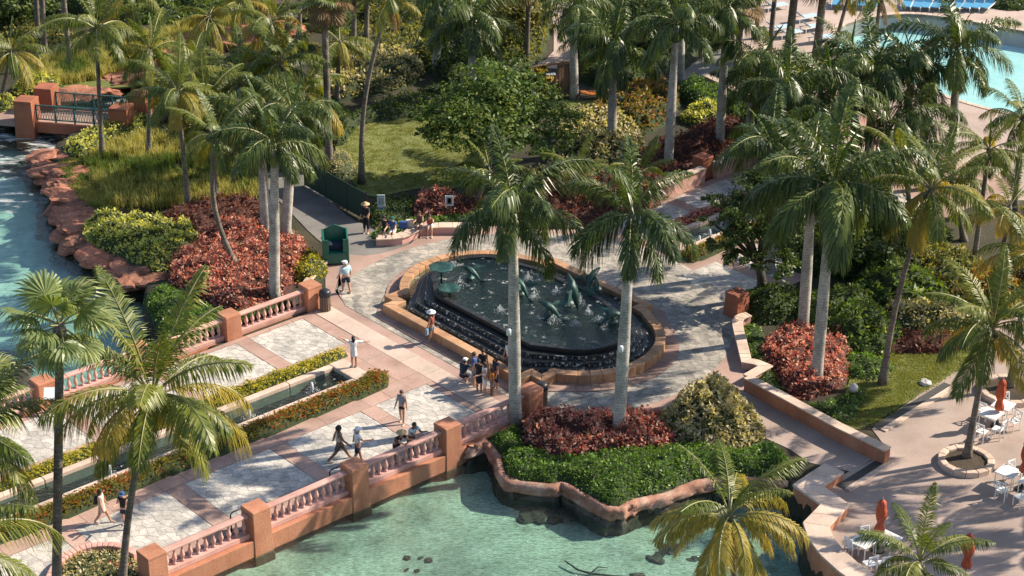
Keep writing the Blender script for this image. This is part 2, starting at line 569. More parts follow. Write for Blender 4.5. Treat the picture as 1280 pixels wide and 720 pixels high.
M['lime_leaf'] = leaf('variegated_lime_leaf', [(0.153, 0.192, 0.0384), (0.41, 0.41, 0.0897), (0.692, 0.64, 0.18), (0.78, 0.769, 0.345)], .3, .45)
M['cream_leaf'] = leaf('cream_variegated_leaf', [(0.13, 0.125, 0.055), (0.33, 0.29, 0.15), (0.6, 0.51, 0.33), (0.74, 0.65, 0.48)], .25, .45)
M['gold_leaf'] = leaf('golden_hedge_leaf', [(0.134, 0.159, 0.0183), (0.342, 0.329, 0.0366), (0.561, 0.464, 0.0549), (0.634, 0.525, 0.11)], .3, .45)
M['mix_leaf'] = leaf('red_and_gold_hedge_leaf', [(0.0854, 0.11, 0.0183), (0.195, 0.195, 0.0305), (0.329, 0.244, 0.0366), (0.415, 0.134, 0.0366), (0.439, 0.061, 0.0305)], .3, .45, patch=(.2, .17, .03), pscale=.7)
M['green_leaf'] = leaf('green_groundcover_leaf', [(0.0463, 0.0973, 0.0219), (0.0849, 0.162, 0.0322), (0.14, 0.243, 0.044), (0.231, 0.356, 0.088)], .25, .35)
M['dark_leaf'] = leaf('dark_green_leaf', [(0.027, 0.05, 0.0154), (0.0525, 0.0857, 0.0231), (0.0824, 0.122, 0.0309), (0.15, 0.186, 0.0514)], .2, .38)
M['tree_leaf'] = leaf('tree_leaf', [(0.0403, 0.0805, 0.0215), (0.0805, 0.141, 0.0349), (0.141, 0.208, 0.0483), (0.268, 0.295, 0.0738)], .25, .42)
M['olive_leaf'] = leaf('olive_shrub_leaf', [(0.0732, 0.0878, 0.0293), (0.146, 0.161, 0.0512), (0.248, 0.234, 0.0732), (0.395, 0.322, 0.102)], .25, .45)
M['croton_leaf'] = leaf('mixed_croton_leaf', [(0.0488, 0.0732, 0.0183), (0.122, 0.122, 0.0305), (0.305, 0.207, 0.0488), (0.342, 0.122, 0.0549), (0.427, 0.342, 0.122)], .25, .45)
M['yellow_flower'] = leaf('orange_flowering_leaf', [(0.0488, 0.0854, 0.0183), (0.11, 0.146, 0.0244), (0.427, 0.293, 0.0244), (0.549, 0.268, 0.0244)], .25, .45)
M['grass'] = leaf('tall_golden_grass', [(0.183, 0.22, 0.0488), (0.342, 0.342, 0.0854), (0.525, 0.476, 0.159), (0.683, 0.61, 0.281)], .4, .6, patch=(.13, .19, .045), pscale=.22, tint=(1.3, 1.2, .7))
M['turf'] = leaf('lawn_blade', [(.13, .16, .045), (.20, .225, .07), (.27, .27, .10), (.33, .31, .14)], .3, .6)
M['inner'] = plain('shaded_inner_twigs', (.028, .044, .013), .9, var=.3)  # shade of the shrub interior is put into this dark colour
M['inner_red'] = plain('shaded_red_inner_twigs', (.055, .02, .015), .9, var=.3)  # interior shade put into the colour, for the red shrubs
# manufactured
M['teal_paint'] = plain('teal_railing_paint', (.035, .12, .115), .4)
M['green_paint'] = plain('green_kiosk_paint', (.018, .13, .09), .35, var=.1)
M['green_cloth'] = plain('dark_green_windscreen_cloth', (.012, .04, .026), .8, var=.15, scale=2, bump=.3)
M['verdigris'] = stone('verdigris_bronze', [(.01, .025, .022), (.022, .07, .06), (.07, .22, .185)], 2.0, .45, .3, stain=.4)
M['white_paint'] = plain('white_furniture_paint', (.8, .8, .78), .4, var=.04)
M['blue_sling'] = plain('blue_lounger_sling', (.075, .28, .46), .6, var=.1)
M['pale_sling'] = plain('pale_lounger_sling', (.42, .55, .64), .6, var=.1)
M['umbrella'] = plain('rust_umbrella_canvas', (.48, .095, .04), .8, var=.2, bump=.3)
M['drain'] = plain('dark_drain_grate', (.06, .058, .055), .7)
M['steel'] = plain('grey_steel', (.3, .31, .32), .4, .8)
M['dark_metal'] = plain('dark_metal', (.03, .032, .035), .45, .5)
M['bin_slat'] = plain('brown_bin_slats', (.17, .12, .085), .7)
M['bin_lid'] = plain('black_bin_lid', (.02, .022, .028), .4)
M['wood'] = stone('weathered_timber', [(.13, .075, .045), (.22, .135, .085), (.3, .2, .13)], 2, .85, .4, streak=True)
M['sign_white'] = plain('sign_white', (.62, .66, .66), .5, var=.05)
M['sign_blue'] = plain('sign_blue', (.10, .30, .38), .5, var=.05)
M['sign_grey'] = plain('sign_grey', (.33, .36, .37), .5, var=.1)
M['orange'] = plain('orange_canvas', (.62, .17, .02), .6)
M['red_box'] = plain('red_plastic', (.4, .03, .025), .4)
M['globe'] = plain('grey_globe', (.5, .48, .45), .35, var=.2)
M['skin_light'] = plain('light_skin', (.50, .29, .20), .55, var=.06)
M['skin_tan'] = plain('tanned_skin', (.43, .23, .15), .55, var=.06)
M['skin_dark'] = plain('dark_skin', (.20, .10, .06), .5, var=.06)
M['hair_dark'] = plain('dark_hair', (.015, .011, .009), .6)
M['hair_brown'] = plain('brown_hair', (.09, .05, .03), .6)
M['hair_grey'] = plain('grey_hair', (.38, .36, .34), .6)
M['straw'] = plain('straw_hat', (.5, .36, .19), .8)
M['white_cloth'] = plain('white_cloth', (.76, .76, .75), .8, var=.06)
M['sky_cloth'] = plain('pale_blue_cloth', (.45, .62, .68), .8, var=.08)
M['blue_cloth'] = plain('blue_cloth', (.04, .09, .25), .8, var=.2)
M['navy_cloth'] = plain('navy_cloth', (.015, .025, .05), .8, var=.2)
M['black_cloth'] = plain('black_cloth', (.012, .012, .014), .8, var=.2)
M['grey_cloth'] = plain('grey_cloth', (.24, .25, .28), .8, var=.1)
M['denim'] = plain('denim', (.16, .24, .32), .85, var=.2)
M['rust_cloth'] = plain('rust_cloth', (.27, .07, .05), .8, var=.2)
M['orange_cloth'] = plain('orange_cloth', (.65, .20, .02), .8, var=.1)
M['brown_cloth'] = plain('brown_cloth', (.10, .075, .06), .85, var=.15)
M['tan_cloth'] = plain('tan_cloth', (.58, .48, .40), .8, var=.1)
M['eye'] = plain('dark_eye', (.01, .008, .007), .2)

# ================================================================== SETTING
ZW = -.74                                                # lagoon level


def px(lst, z=0.0):
    return [at(a, b, z) for a, b in lst]


seawall = smooth_path([st(49.9, -6.7, 0)] + px([(588, 558), (606, 553), (619, 570), (625, 590), (642, 602), (690, 608), (704, 606), (730, 621), (757, 635), (776, 637), (787, 631), (802, 625), (830, 620), (858, 609), (884, 601), (930, 599), (985, 603)], 0), 3)
terr_out = px([(985, 606), (1033, 637), (1005, 655), (1010, 672), (1022, 690), (1040, 706), (1066, 728), (1100, 760)], 0.45)
shore_r = px([(185, 360), (165, 345), (130, 331), (105, 306), (86, 291), (84, 266), (88, 250), (78, 238), (62, 216), (58, 205), (70, 192), (90, 180), (128, 165), (150, 150), (168, 132), (190, 112), (236, 92)], ZW)
shore_l = px([(228, 80), (184, 88), (150, 95), (112, 104), (66, 124), (40, 140), (28, 152), (0, 160)], ZW)
water_poly = ([p.xy for p in seawall] + [p.xy for p in terr_out] + [Vector((14, 52)), Vector((-6, 52)), st(29.4, -12).xy, st(30.7, -8).xy, st(31.2, 7.0).xy, st(24, 7.6).xy, Vector((-48, 62)), Vector((-62, 100))]
              + [p.xy for p in reversed(shore_l)] + [p.xy for p in reversed(shore_r)] + [st(41.5, 12).xy, st(42.2, 8).xy, st(44.5, -4).xy, st(48.8, -6.6).xy])

# ---- one ground sheet reaching far beyond the frame, sunk where the lagoon lies
nx, ny = 330, 330
xs = np.concatenate([[-900, -400, -160], np.linspace(-75, 75, nx), [160, 400, 900]])
ys = np.concatenate([[-300, 0], np.linspace(38, 190, ny), [260, 500, 1200]])
GX, GY = np.meshgrid(xs, ys)
GP = np.stack([GX.ravel(), GY.ravel()], 1)
wet = pip(GP, water_poly)
dist = edge_dist(GP, water_poly)
gz = np.full(len(GP), -0.03)
gz[wet] = -0.03 - np.clip(dist[wet] / 0.5, 0, 1) * 3.2
pool_poly = [p.xy for p in smooth_path(px([(1043, 60), (1040, 46), (1058, 30), (1100, 20), (1150, 18), (1215, 27), (1262, 36), (1330, 48), (1420, 70), (1420, 130), (1330, 142), (1275, 142), (1240, 136), (1180, 118), (1110, 92), (1062, 74)], 0), 3, True)]
inpool = pip(GP, pool_poly) | (edge_dist(GP, pool_poly) < 1.1)
gz[inpool] = -1.6
Vg = np.stack([GP[:, 0], GP[:, 1], gz], 1)
nX, nY = len(xs), len(ys)
I = np.arange(nX * nY).reshape(nY, nX)
Fg = np.stack([I[:-1, :-1].ravel(), I[:-1, 1:].ravel(), I[1:, 1:].ravel(), I[1:, :-1].ravel()], 1)
tag(link('ground', np_mesh('ground', Vg, Fg, M['ground'], smooth=True)), kind='structure')


def bed_sheet(name, x0, x1, y0, y1, z, m, amp, step=1.2):
    xs = np.arange(x0, x1, step); ys = np.arange(y0, y1, step)
    X, Y = np.meshgrid(xs, ys)
    Z = z + amp * (np.sin(X * .9 + Y * .35) * np.sin(Y * 1.1 - X * .2) + .5 * np.sin(X * 2.3 + 1) * np.sin(Y * 2.1))
    I = np.arange(X.size).reshape(X.shape)
    F = np.stack([I[:-1, :-1].ravel(), I[:-1, 1:].ravel(), I[1:, 1:].ravel(), I[1:, :-1].ravel()], 1)
    return tag(link(name, np_mesh(name, np.stack([X.ravel(), Y.ravel(), Z.ravel()], 1), F, m, smooth=True)), kind='structure')


def clip_sheet(name, poly, z, m):
    return tag(MB().sheet(poly, z).obj(name, m), kind='structure')


split = [st(20, 1).xy, st(60, 1).xy]
near_zone = [Vector((-60, 45)), Vector((40, 45)), Vector((40, 84)), st(56, 2).xy, st(40, 2).xy, st(20, 2).xy, Vector((-60, 50))]
bed_sheet('lagoon_bed', -40, 24, 48, 82, -1.2, M['sand'], .07)
far_zone = [st(10, 2).xy, st(46, 2).xy, st(46, 12).xy, Vector((-14, 96)), Vector((-8, 128)), Vector((-75, 126)), Vector((-80, 60))]
clip_sheet('lagoon_water', near_zone, ZW, M['lagoon'])
clip_sheet('deep_lagoon_water', far_zone, ZW - .004, M['lagoon_deep'])
bed_sheet('deep_lagoon_bed', -75, -10, 68, 126, -1.7, M['sand_deep'], .12)
clip_sheet('pool_water', pool_poly, -.12, M['poolwater'])
clip_sheet('pool_floor', pool_poly, -1.2, M['tile'])


def pave(name, poly, z, m, th=.25):
    """a paved area with real thickness"""
    return tag(MB().prism(poly, z - th, z).obj(name, m), kind='structure')


# ---- plaza and promenade base, paths, terrace, lawns
plaza_poly = ([st(49.4, 7.0), st(50.2, 8.6), st(51.5, 10.4), st(53.2, 12.6), st(55.6, 14.2), st(57.4, 11.6), st(59.4, 10.2), st(64, 8.6), st(67.5, 5.75), st(88, 5.75), st(88, -6.4), st(64.2, -6.4), st(63.0, -7.6), st(61.6, -9.4), st(60.4, -11.0), st(58.6, -12.2)]
              + px([(938, 482), (880, 510), (845, 520), (760, 518), (690, 512), (668, 508)], 0) + [st(49.4, -6.9)])
pave('plaza_paving', [p.xy for p in plaza_poly], 0.0, M['pink_base'])
garden_path = px([(398, 300), (360, 262), (330, 232), (316, 212), (330, 200), (368, 206), (384, 224), (412, 250), (444, 276), (480, 286), (520, 300), (470, 318), (430, 316)], 0)
pave('garden_path', [p.xy for p in smooth_path(garden_path, 3, True)], 0.004, M['path'])
pave('terrace_paving', [p.xy for p in px([(1112, 565), (1060, 590), (1034, 607), (1040, 628), (1010, 650), (1050, 712), (1090, 760), (1500, 760), (1500, 440), (1300, 400), (1255, 395), (1200, 452), (1150, 492), (1090, 536)], 0)], 0.0, M['terrace'])
pave('ramp_paving', [p.xy for p in px([(845, 519), (940, 481), (1110, 563), (1063, 589), (1012, 578), (985, 560), (940, 540), (890, 545)], 0)], -0.006, M['terrace'])
dk = MB()
ring_in = [Vector(p) for p in pool_poly]
cen = sum(ring_in, Vector((0, 0))) / len(ring_in)
outl = [p.xy for p in px([(905, 60), (925, 30), (948, -14), (1420, -14), (1420, 250), (1230, 250), (1180, 250), (1080, 215), (1040, 150), (1000, 110), (930, 85)], 0)]


def ray_hit(c, d, poly):
    best = None
    for i in range(len(poly)):
        a, b2 = poly[i - 1], poly[i]
        e = b2 - a
        den = d.x * e.y - d.y * e.x
        if abs(den) < 1e-9: continue
        w = a - c
        t = (w.x * e.y - w.y * e.x) / den
        u = (w.x * d.y - w.y * d.x) / den
        if t > 0 and -1e-6 <= u <= 1 + 1e-6 and (best is None or t < best): best = t
    return c + d * (best or 1)


nn = 160
inn, out = [], []
for k in range(nn):
    d = Vector((math.cos(2 * math.pi * k / nn), math.sin(2 * math.pi * k / nn)))
    inn.append(ray_hit(cen, d, ring_in)); out.append(ray_hit(cen, d, outl))
vs = [(*p, -.012) for p in inn] + [(*p, -.012) for p in out] + [(*p, -1.3) for p in inn]
fs = [(k, k + nn, (k + 1) % nn + nn, (k + 1) % nn) for k in range(nn)] + [(k + 2 * nn, k, (k + 1) % nn, (k + 1) % nn + 2 * nn) for k in range(nn)]
dk.add(vs, fs)
deck = tag(dk.obj('pool_deck', M['deck']), kind='structure')
for i in range(nn):                                      # pale rounded pool edge, one stone after another
    a, b2 = inn[i], inn[(i + 1) % nn]
    oa, ob = a + (out[i] - a).normalized() * .45, b2 + (out[(i + 1) % nn] - b2).normalized() * .45
    if (a - b2).length < .3 or b2.y < 80: continue
    MB().prism([a.lerp(b2, .03), a.lerp(b2, .97), oa.lerp(ob, .97), oa.lerp(ob, .03)], -.2, .03).obj('edge_stone', M['coping'], deck)

lawn_poly = [p.xy for p in smooth_path(px([(418, 176), (440, 156), (500, 146), (540, 140), (580, 150), (610, 200), (575, 234), (520, 236), (470, 246), (448, 236), (430, 208)], 0), 3, True)]
pave('lawn', lawn_poly, 0.02, M['lawn'], .1)
pave('terrace_lawn', [p.xy for p in smooth_path(px([(1055, 500), (1070, 460), (1110, 432), (1190, 426), (1235, 430), (1208, 455), (1150, 492), (1075, 536), (1052, 524)], 0), 3, True)], 0.02, M['lawn'], .1)
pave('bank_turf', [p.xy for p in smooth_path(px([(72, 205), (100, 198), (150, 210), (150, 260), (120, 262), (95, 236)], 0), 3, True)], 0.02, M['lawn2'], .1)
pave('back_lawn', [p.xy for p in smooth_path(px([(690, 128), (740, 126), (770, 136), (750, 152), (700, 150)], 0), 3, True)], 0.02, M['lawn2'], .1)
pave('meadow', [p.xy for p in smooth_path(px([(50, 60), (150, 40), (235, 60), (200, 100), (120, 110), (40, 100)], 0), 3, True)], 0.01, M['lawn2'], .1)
pave('hut_path', [p.xy for p in smooth_path(px([(664, 82), (692, 64), (690, -6), (714, -6), (706, 40), (722, 60), (716, 84)], 0), 3, True)], 0.01, M['deck'], .1)
pave('back_path', [p.xy for p in smooth_path(px([(-30, 27), (60, 28), (130, 22), (190, 8), (240, -6), (230, -10), (120, 12), (60, 18), (-30, 20)], 0), 3, True)], 0.01, M['path'], .1)
pave('hedge_path', [p.xy for p in smooth_path(px([(850, 96), (880, 70), (905, 62), (935, 78), (930, 96), (880, 100)], 0), 3, True)], 0.012, M['path'], .1)

# ---- footbridge deck
bridge = empty('stone_footbridge', st(40, 0), ROT, 'broad pink stone bridge with a water channel down its middle', 'bridge')


def on_bridge(s, t, z=0.0):
    return Vector((s - 40, t, z))


mb = MB()
for s0, s1, t0, t1 in ((14, 49.4, -6.85, -.42), (14, 49.4, 1.42, 7.2), (45.3, 49.4, -.42, 1.42)):
    mb.prism([on_bridge(s0, t0), on_bridge(s1, t0), on_bridge(s1, t1), on_bridge(s0, t1)], -.75, 0)
mb.prism([on_bridge(14, -.42), on_bridge(45.3, -.42), on_bridge(45.3, 1.42), on_bridge(14, 1.42)], -.75, -.35)
mb.obj('deck', M['pink_base'], bridge)
# threshold of long buff slabs where the bridge meets the plaza
for k in range(8):
    t0 = -6.7 + k * 1.72
    MB().prism([on_bridge(48.3, t0 + .01), on_bridge(49.35, t0 + .01), on_bridge(49.35, t0 + 1.71), on_bridge(48.3, t0 + 1.71)], .004, .03).obj('threshold_slab', M['sill'], bridge, bevel=.008)


def slab_row(s0, s1, t0, t1, ns, nt, name, m, parent, z=.004, th=.02, conv=on_bridge):
    ds, dt = (s1 - s0) / ns, (t1 - t0) / nt
    for i in range(ns):
        for j in range(nt):
            a, b2, c, d = s0 + i * ds + .008, s0 + (i + 1) * ds - .008, t0 + j * dt + .008, t0 + (j + 1) * dt - .008
            MB().prism([conv(a, c), conv(b2, c), conv(b2, d), conv(a, d)], z, z + th + RND.uniform(-.003, .003)).obj(name, m, parent)


for t0, t1 in ((-2.25, -1.15), (-6.75, -5.75)):
    slab_row(22, 48.3, t0, t1, 22, 1, 'pink_slab', M['pink_slab'], bridge)
for t0, t1 in ((2.6, 3.35), (6.85, 7.15)):
    slab_row(22, 48.3, t0, t1, 20, 1, 'pink_slab', M['pink_slab'], bridge)
slab_row(45.9, 48.3, -1.15, 2.6, 2, 3, 'pink_slab', M['pink_slab'], bridge)


# ---- flagstones
def cells(region, sp, jit=.46, shrink=.013):
    """irregular stones that fill a polygon (Voronoi cells clipped to it)"""
    R = [Vector(p[:2]) for p in ccw([tuple(p[:2]) for p in region])]
    x0, x1 = min(p.x for p in R) - sp, max(p.x for p in R) + sp
    y0, y1 = min(p.y for p in R) - sp, max(p.y for p in R) + sp
    nx, ny = int((x1 - x0) / sp) + 3, int((y1 - y0) / sp) + 3
    pts = {}
    for i in range(-1, nx + 1):
        for j in range(-1, ny + 1):
            pts[i, j] = Vector((x0 + (i + .5 * (j % 2) + RND.uniform(-jit, jit)) * sp, y0 + (j + RND.uniform(-jit, jit)) * sp))
    Rp = [tuple(p) for p in R]

    def clip(poly, c, n):
        o = []
        for k in range(len(poly)):
            a, b2 = poly[k - 1], poly[k]
            da, db = (a - c).dot(n), (b2 - c).dot(n)
            if da <= 0: o.append(a)
            if (da < 0 < db) or (db < 0 < da): o.append(a.lerp(b2, da / (da - db)))
        return o
    C = np.array([tuple(pts[k]) for k in pts])
    near = pip(C, Rp) | (edge_dist(C, Rp) < sp * 1.2)
    keys = [k for k, f in zip(pts, near) if f]
    res = []
    for i, j in keys:
        p = pts[i, j]
        cell = [p + Vector((-2 * sp, -2 * sp)), p + Vector((2 * sp, -2 * sp)), p + Vector((2 * sp, 2 * sp)), p + Vector((-2 * sp, 2 * sp))]
        for a in range(-2, 3):
            for b2 in range(-2, 3):
                q = pts.get((i + a, j + b2))
                if q is None or (a == 0 and b2 == 0): continue
                d = q - p
                cell = clip(cell, p + d / 2, d.normalized())
                if len(cell) < 3: break
            if len(cell) < 3: break
        if len(cell) < 3: continue
        ctr = sum(cell, Vector((0, 0))) / len(cell)
        r = sum((q - ctr).length for q in cell) / len(cell)
        cell = [ctr + (q - ctr) * max(.5, 1 - shrink / r) for q in cell]
        inside = pip(np.array([tuple(q) for q in cell]), Rp)
        if not inside.all():
            sub = R
            cc = [Vector(q) for q in ccw([tuple(q) for q in cell])]
            for k in range(len(cc)):
                e = cc[k] - cc[k - 1]
                if e.length < 1e-5: continue
                sub = clip(sub, cc[k - 1], Vector((e.y, -e.x)).normalized())
                if len(sub) < 3: break
            if len(sub) < 3: continue
            area = abs(sum(sub[k - 1].x * sub[k].y - sub[k].x * sub[k - 1].y for k in range(len(sub)))) / 2
            if area < .02: continue
            cell = sub
        res.append(cell)
    return res


def flag_panel(label_name, region, sp, m_single, m_joined, mortar, singles=300, z=.006, hole=None):
    base = tag(MB().prism(region, -.1, z).obj(label_name, mortar), kind='structure')
    cl = cells(region, sp)
    if hole is not None:
        hp = [tuple(p) for p in hole]
        cl = [c for c in cl if not pip(np.array([[sum(q.x for q in c) / len(c), sum(q.y for q in c) / len(c)]]), hp)[0]]
    cl.sort(key=lambda c: sum(q.y for q in c) / len(c))
    rest = MB()
    for k, c in enumerate(cl):
        h = z + .010 + RND.uniform(-.002, .002)
        if k < singles: MB().prism(c, z, h, False).obj('flagstone', m_single, base)
        else: rest.prism(c, z, h, False)
    if rest.v: tag(rest.obj('flagstone_field', m_joined, base), kind='stuff')
    return base


def quad(s0, s1, t0, t1):
    return [st(s0, t0).xy, st(s1, t0).xy, st(s1, t1).xy, st(s0, t1).xy]


for s0, s1 in ((25.4, 29.0), (29.75, 34.0), (34.9, 39.2), (40.0, 44.1), (44.95, 47.9)):
    flag_panel('flagstone_panel', quad(s0, s1, -5.72, -2.28), .37, M['flag'], M['flag_far'], M['mortar'], 110)
for s0, s1 in ((29.8, 33.9), (34.75, 38.9), (39.6, 43.6), (44.4, 47.5)):
    flag_panel('flagstone_panel', quad(s0, s1, 3.38, 6.82), .37, M['flag'], M['flag_far'], M['mortar'], 110)
# pink slabs that separate the panels
for s0, s1 in ((29.0, 29.75), (34.0, 34.9), (39.2, 40.0), (44.1, 44.95), (47.9, 48.28)):
    slab_row(s0 + .02, s1 - .02, -5.74, -2.26, 1, 3, 'pink_slab', M['pink_slab'], bridge)
for s0, s1 in ((33.9, 34.75), (38.9, 39.6), (43.6, 44.4), (47.5, 48.28)):
    slab_row(s0 + .02, s1 - .02, 3.36, 6.84, 1, 3, 'pink_slab', M['pink_slab'], bridge)

for s0, s1 in ((66.9, 71.0), (71.8, 75.9), (76.7, 80.8), (81.6, 85.7)):
    flag_panel('flagstone_panel', quad(s0, s1, 2.75, 5.2), .42, M['flag'], M['flag_far'], M['mortar'], 40)
for s0, s1 in ((64.6, 67.4), (68.2, 72.2), (73.0, 77.0), (77.8, 81.8)):
    flag_panel('flagstone_panel', quad(s0, s1, -5.5, -2.0), .42, M['flag'], M['flag_far'], M['mortar'], 40)

# ================================================================== FOUNTAIN
FS, FT = 55.8, -.35


def fpt(s, t):
    return st(FS + s, FT + t)


def lobes(front, half, r, cs=.1, ct=3.6, back=None, n=16, zig=False):
    """outline of the basin: straight front and back between two round lobes (s, t pairs)"""
    back = front if back is None else back
    side = []
    a0 = math.pi - math.acos(min(1, max(-1, (min(front, r * .98) * .72 + cs) / r)))
    L1 = []
    if zig: L1 = [(-front, half), (-front + .65, half), (-front + .65, half + .7), (-front + 1.3, half + .7)]
    else: L1 = [(-front, half)]
    arc = []
    st_a, en_a = math.radians(151 if zig else 140), math.radians(18 if zig else 35)
    for k in range(n + 1):
        a = st_a + (en_a - st_a) * k / n
        arc.append((cs + r * math.cos(a), ct + r * math.sin(a)))
    L2 = [(back - .55, half - 1.0), (back - .55, half - 1.45), (back, half - 1.45)] if zig else [(back, half - 1.2)]
    pos = L1 + arc + L2
    neg = [(s, -t) for s, t in reversed(pos)]
    return pos + neg


fountain = empty('stepped_fountain', fpt(0, 0), 0, 'large lobed stone fountain with dark cascades and a raised upper pool', 'fountain')
F0 = fountain.location.xy.copy()
rim = [fpt(s, t).xy for s, t in lobes(4.75, 4.85, 3.85, zig=True)]
rim = [Vector(p) for p in ccw([tuple(p) for p in rim])]
rim = resample(rim + [rim[0]], 1.1)[:-1]
ringpath = [fpt(s, t).xy for s, t in lobes(5.5, 5.0, 4.75, n=22)]
ringpath = [Vector(p) for p in ccw([tuple(p) for p in ringpath])]
# flagged plaza floor, with the fountain as its hole
plaza_ring = [st(FS + 10.1 * math.cos(a), FT + 10.1 * math.sin(a)) for a in np.linspace(math.radians(-126), math.radians(126), 54)]
plaza_ring = [p for p in plaza_ring if (p.x * UX + p.y * UY) > 49.9]
flag_region = [p.xy for p in plaza_ring] + [st(53.5, 11.2).xy, st(51.9, 9.7).xy, st(50.6, 8.2).xy, st(49.95, 6.6).xy, st(49.95, -6.6).xy, st(50.2, -8.3).xy]
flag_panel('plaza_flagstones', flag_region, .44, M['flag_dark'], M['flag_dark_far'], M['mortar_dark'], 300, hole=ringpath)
# pink kerb band on the ground all round the basin
band = empty('pink_paving_ring', fountain.location, 0)
tag(band, kind='structure')
blocks(resample(ringpath + [ringpath[0]], 1.2)[:-1], -.02, 1.15, -.05, .055, 1.3, 'ring_slab', M['ring_slab'], band, closed=True, bevel=.006)
blocks(rim, -.24, .24, -.3, .50, 1.2, 'rim_stone', M['rim'], fountain, closed=True, bevel=.03)
wallp = offset_path(rim, .1, True)
mb = MB()
n = len(rim)
o_, i_ = [p - F0 for p in offset_path(rim, -.2, True)], [p - F0 for p in offset_path(rim, .2, True)]
mb.add([(*p, -.3) for p in o_] + [(*p, .44) for p in o_] + [(*p, .44) for p in i_] + [(*p, -.3) for p in i_],
       [(k + a * n, (k + 1) % n + a * n, (k + 1) % n + (a + 1) * n, k + (a + 1) * n) for k in range(n) for a in range(3)])
mb.obj('basin_wall', M['terracotta'], fountain)
loc = [p - F0 for p in rim]
MB().prism(loc, -.2, .02).obj('basin_floor', M['black_stone'], fountain)
MB().sheet(offset_path(loc, .1, True), .26).obj('lower_pool', M['fountwater'], fountain)


def tier(front, half, r, z0, z1, name, m, ct=3.5):
    p = [fpt(s, t).xy - F0 for s, t in lobes(front, half, r, ct=ct, n=20)]
    return MB().prism(p, z0, z1), [Vector(q) for q in ccw([tuple(q) for q in p])]


for k, (fr, ha, r, z1) in enumerate(((4.0, 4.3, 3.3, .34), (3.65, 4.1, 3.0, .52), (3.3, 3.8, 2.75, .70))):
    mb, p = tier(fr, ha, r, .0, z1, 'step', None)
    mb.obj('cascade_step', M['black_stone'], fountain)
    # sheet of falling water over the edge of the step
    w = MB()
    A, B = offset_path(p, -.03, True), offset_path(p, -.09, True)
    nn_ = len(A)
    zl = (.27, .36, .54)[k]
    w.add([(*q, z1 + .02) for q in p] + [(*q, z1 + .01) for q in A] + [(*q, zl) for q in B], [(i + a * nn_, (i + 1) % nn_ + a * nn_, (i + 1) % nn_ + (a + 1) * nn_, i + (a + 1) * nn_) for i in range(nn_) for a in range(2)])
    w.obj('falling_water', M['cascade'], fountain)
mb, p = tier(2.85, 3.5, 2.45, .0, .86, 'upper', None)
mb.obj('upper_basin', M['black_stone'], fountain)
up = [q for q in p]
blocks([q + F0 for q in resample(up + [up[0]], .7)[:-1]], -.1, .16, .8, .97, .8, 'basin_lip', M['black_stone'], fountain, closed=True, bevel=.02)
MB().sheet(offset_path(up, .12, True), .93).obj('upper_pool', M['fountwater'], fountain)


# bronze figures in the upper pool
def bronze_fish(loc, rz, pitch, L, label, wings=True):
    t = empty('bronze_fish', loc, rz, label, 'statue', 'green bronze figures in the fountain')
    rot = (0, -pitch, 0)
    path = [(L * u, .12 * L * math.sin(u * 3.0) * .5, .16 * L * math.sin(u * math.pi)) for u in np.linspace(0, 1, 9)]
    rad = [L * r for r in (.03, .07, .11, .13, .13, .11, .085, .06, .02)]
    MB().tube(path[::-1], rad, 10).obj('body', M['verdigris'], t, (0, 0, 0), True, rot=rot)
    e = Vector(path[0])
    MB().add([e + Vector((0, -.01, 0)), e + Vector((-.3 * L, -.02, .22 * L)), e + Vector((-.16 * L, 0, 0)), e + Vector((-.3 * L, .02, -.16 * L)), e + Vector((0, .02, 0)), e + Vector((-.3 * L, .03, .22 * L)), e + Vector((-.16 * L, .03, 0)), e + Vector((-.3 * L, .04, -.16 * L))],
             [(0, 1, 2), (0, 2, 3), (4, 6, 5), (4, 7, 6), (1, 5, 6, 2), (2, 6, 7, 3), (0, 4, 5, 1), (3, 7, 4, 0)]).obj('tail_fin', M['verdigris'], t, rot=rot)
    if wings:
        for sgn in (-1, 1):
            c = Vector((.62 * L, 0, .14 * L))
            vs = [c, c + Vector((-.1 * L, sgn * .3 * L, .2 * L)), c + Vector((-.42 * L, sgn * .5 * L, .32 * L)), c + Vector((-.3 * L, sgn * .2 * L, .05 * L))]
            vs += [v + Vector((0, 0, -.03)) for v in vs]
            MB().add(vs, [(0, 1, 2, 3), (7, 6, 5, 4), (0, 4, 5, 1), (1, 5, 6, 2), (2, 6, 7, 3), (3, 7, 4, 0)]).obj('wing_fin', M['verdigris'], t, rot=rot)
    MB().lathe([(.22 * L, -.2), (.2 * L, .0), (.12 * L, .1), (.06 * L, .3 * L)], 10).obj('base', M['verdigris'], t, (.5 * L, 0, 0))
    return t


def pf(x, y, z=.95):
    return at(x, y, z)


